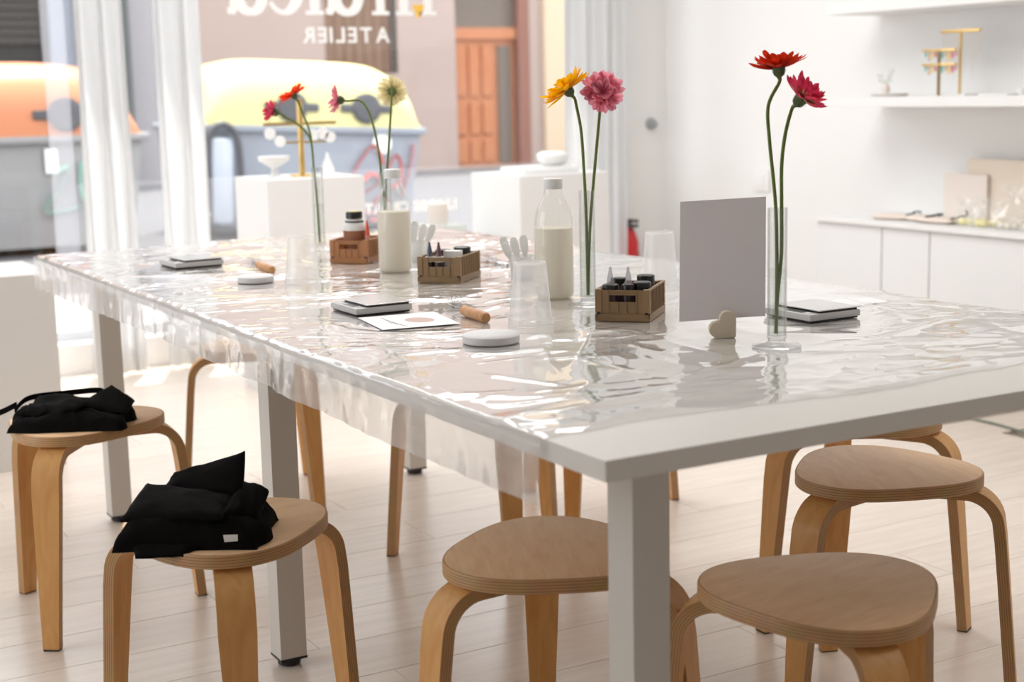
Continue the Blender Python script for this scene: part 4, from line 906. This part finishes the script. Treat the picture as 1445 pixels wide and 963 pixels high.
# ------------------------------------------------------------------ scales
def scale(fx, fy, w, d, ang, label):
    q = atz(fx, fy, ZS); r = empty('kitchen_scale', (q.x, q.y, ZS), ang, label, 'scale', 'flat digital scales')
    B().box(0, 0, .003, w, d, .015, bev=.003).build('body', MT['grey'], r)
    B().box(.004, .004, 0, w-.004, d-.004, .003).build('underside', MT['black'], r, smooth=False)
    B().box(.028, .006, .0152, w-.004, d-.006, .0185).build('platform_support', MT['black'], r, smooth=False)
    B().box(.022, .002, .0186, w+.001, d-.002, .0204, bev=.0005).build('plate', MT['steel'], r, smooth=False)
    B().box(.006, .03, .0151, .019, .075, .0156).build('display', pbr('lcd', (.12, .13, .12), .2), r, smooth=False)
    for k in (.014, .088): B().box(.008, k, .0151, .017, k+.010, .0160, bev=.0004).build('button', MT['white'], r)
    return r
aS = math.atan2(-.08, .117)
scale(503, 447.5, .117, .122, 0, 'grey digital scale in the middle left, on the near side beside the round white lid')
scale(248, 380.5, .125, .12, .04, 'grey digital scale farthest away at the left end of the table')
scale(1143, 457, .118, .125, 0, 'grey digital scale right of the nearest vase, a sheet of paper behind it')
q = atz(716, 377, ZS)

# ------------------------------------------------------------------ whisks
def whisk(ax_, ay_, bx_, by_, wl, label, hm, hr=.0095, hl=None, zl=0.0):
    a = atz(ax_, ay_, ZS+hr); b2 = atz(bx_, by_, ZS+hr+zl); d = (a-b2).normalized(); L = (a-b2).length
    r = empty('whisk', (b2.x, b2.y, ZS), 0, label, 'whisk', 'small whisks on the table'); o0 = Vector((b2.x, b2.y, ZS))
    Mx = Matrix.Translation(b2-o0) @ basis(d)
    B().lathe([(0, 0), (hr-.001, 0), (hr, .002), (hr, L-.003), (hr-.002, L), (0, L)], 24, M=Mx).build('handle', hm, r)
    for k in range(7):
        an = PI*k/7; wr = .022; pts = []
        for i in range(13):
            s = i/12; u = math.sin(PI*s); z = -wl*math.sin(PI*s)**.6 if False else -wl*(1-abs(2*s-1)**2.2); xx = wr*math.sin(2*PI*(s-.5))*-1*(.5+.5*(1-abs(2*s-1)))
            xx = wr*(1 if s > .5 else -1)*math.sin(PI*min(1, abs(2*s-1)))**.8
            pts.append(Mx @ Vector((xx*math.cos(an), xx*math.sin(an), z)))
        B().tube(smoothpath(pts, 2), .00055, 5).build('wire', MT['wire'], r)
    return r
whisk(686, 449, 655, 438, .058, 'wooden handled whisk in front of the middle crate', MT['handle'], .0098)
whisk(384, 381, 365, 374, .05, 'wooden handled whisk near the far left cup', MT['handle'], .0095)
whisk(716, 375, 701, 372, .05, 'metal handled whisk lying beyond the middle crate', MT['steel'], .0065)

# ------------------------------------------------------------------ round lids, papers, card, heart
lidM = pbr('matte_white_plastic', (.72, .71, .715), .55, .01)
def lid(px, py, r_, label):
    q = atz(px, py, ZS); tag(B().lathe([(0, 0), (r_-.002, 0), (r_, .002), (r_, .0125), (r_-.003, .015), (0, .015)], 48).build('round_lid', lidM, None, (q.x, q.y, ZS)), label, 'lid', 'round white lids')
lid(693, 483, .048, 'round white lid in front of the upturned cup nearest the camera')
lid(361, 398, .041, 'round white lid near the far left whisk')
def paper(c, label, th=.0004, z=ZS, m='paper'):
    P = [atz(x_, y_, z) for x_, y_ in c]; o0 = P[0]; bb = B()
    t_ = bmesh.new()
    return tag(bb.prism([(p_.x-o0.x, p_.y-o0.y) for p_ in P], 0, th).build('paper_sheet', MT[m], None, (o0.x, o0.y, z), smooth=False), label, 'paper')
p1 = paper([(505, 449), (540, 466), (650, 457), (612, 440)], 'white printed sheet with a pink oval in front of the middle scale', z=ZS+.0008)
o0 = p1.location
P = [atz(x_, y_, ZS+.0014) for x_, y_ in arcpts(592, 451.5, 21, 3.2, 0, 345, 28)]
B().prism([(q.x-o0.x, q.y-o0.y) for q in P][::-1], .0005, .0007).build('pink_oval', pbr('pink_ink', srgb(205, 178, 168), .7), p1, smooth=False)
for k in range(4):
    P = [atz(x_, y_, ZS+.0014) for x_, y_ in ((538+k*7, 449+k*2.6), (553+k*7, 457+k*1.2), (554.5+k*7, 456.8+k*1.2), (539.5+k*7, 448.8+k*2.6))]
    B().prism([(q.x-o0.x, q.y-o0.y) for q in P], .0005, .0006).build('text_line', pbr('pale_ink', srgb(176, 172, 178), .7) if k == 0 else bpy.data.materials['pale_ink'], p1, smooth=False)
paper([(395, 468), (508, 512), (655, 491), (520, 458)], 'large white sheet lying flat near the left edge, in front of the middle scale', z=TH+.0002, th=.0003)
paper([(140, 396), (235, 408), (342, 398), (250, 386)], 'large white sheet lying flat at the far left end', z=TH+.0002, th=.0003)
paper([(1082, 432), (1190, 434), (1256, 426), (1120, 398)], 'white sheet of paper behind the right-hand scale')
pp = atd(1016, 440, 2.42)
cr_d = dep(atz(1018, 477, ZS))+.012
card = [atd(960, 285, cr_d+.02), atd(1081, 277.5, cr_d-.01), atd(1080, 446, cr_d-.01), atd(958.5, 454.5, cr_d+.02)]
nv = (card[1]-card[0]).cross(card[3]-card[0]).normalized()*.0006; o0 = card[3]
tag(B().verts([c-o0-nv for c in card]+[c-o0+nv for c in card], [(0, 1, 2, 3), (7, 6, 5, 4), (0, 4, 5, 1), (1, 5, 6, 2), (2, 6, 7, 3), (3, 7, 4, 0)]).build('table_card', MT['card'], None, o0, smooth=False), 'blank grey backed card standing upright in the cream heart holder', 'card')
# heart: tipped on one straight side, seen face on
a_ = .031; hp = [(a_-.0025, 0), (a_-.0007, .0007), (a_, .0025)]
hp += [(a_*(.56+.44*math.cos(t_)), a_*(1+.44*math.sin(t_))) for t_ in (math.radians(k*10) for k in range(0, 20))]
hp += [(a_*(0+.44*math.cos(t_)), a_*(.44+.44*math.sin(t_))) for t_ in (math.radians(78+k*10) for k in range(0, 20))]
hp = [(x_+a_/2, y_) for x_, y_ in hp]
q = atz(1017, 476.5, ZS)
ho = B().prism(hp, -.008, .008, bev=.0012).build('card_holder', MT['cream'], None)
ho.matrix_world = Matrix.Translation(q-RX*.0215+FY*.003) @ Matrix.Rotation(math.atan2(RX.y, RX.x), 4, 'Z') @ Matrix.Rotation(PI/2, 4, 'X')
tag(ho, 'small cream wooden heart holding the grey card', 'card holder')

# cable on the floor at the right
tag(B().tube(smoothpath([atz(1330, 578, .005), atz(1368, 590, .005), atz(1410, 600, .005), atz(1470, 618, .005)], 5), .005, 8).build('floor_cable', pbr('grey_green_cable', srgb(118, 124, 112), .6), None), 'thin grey-green cable lying on the floor at the right edge', 'cable')
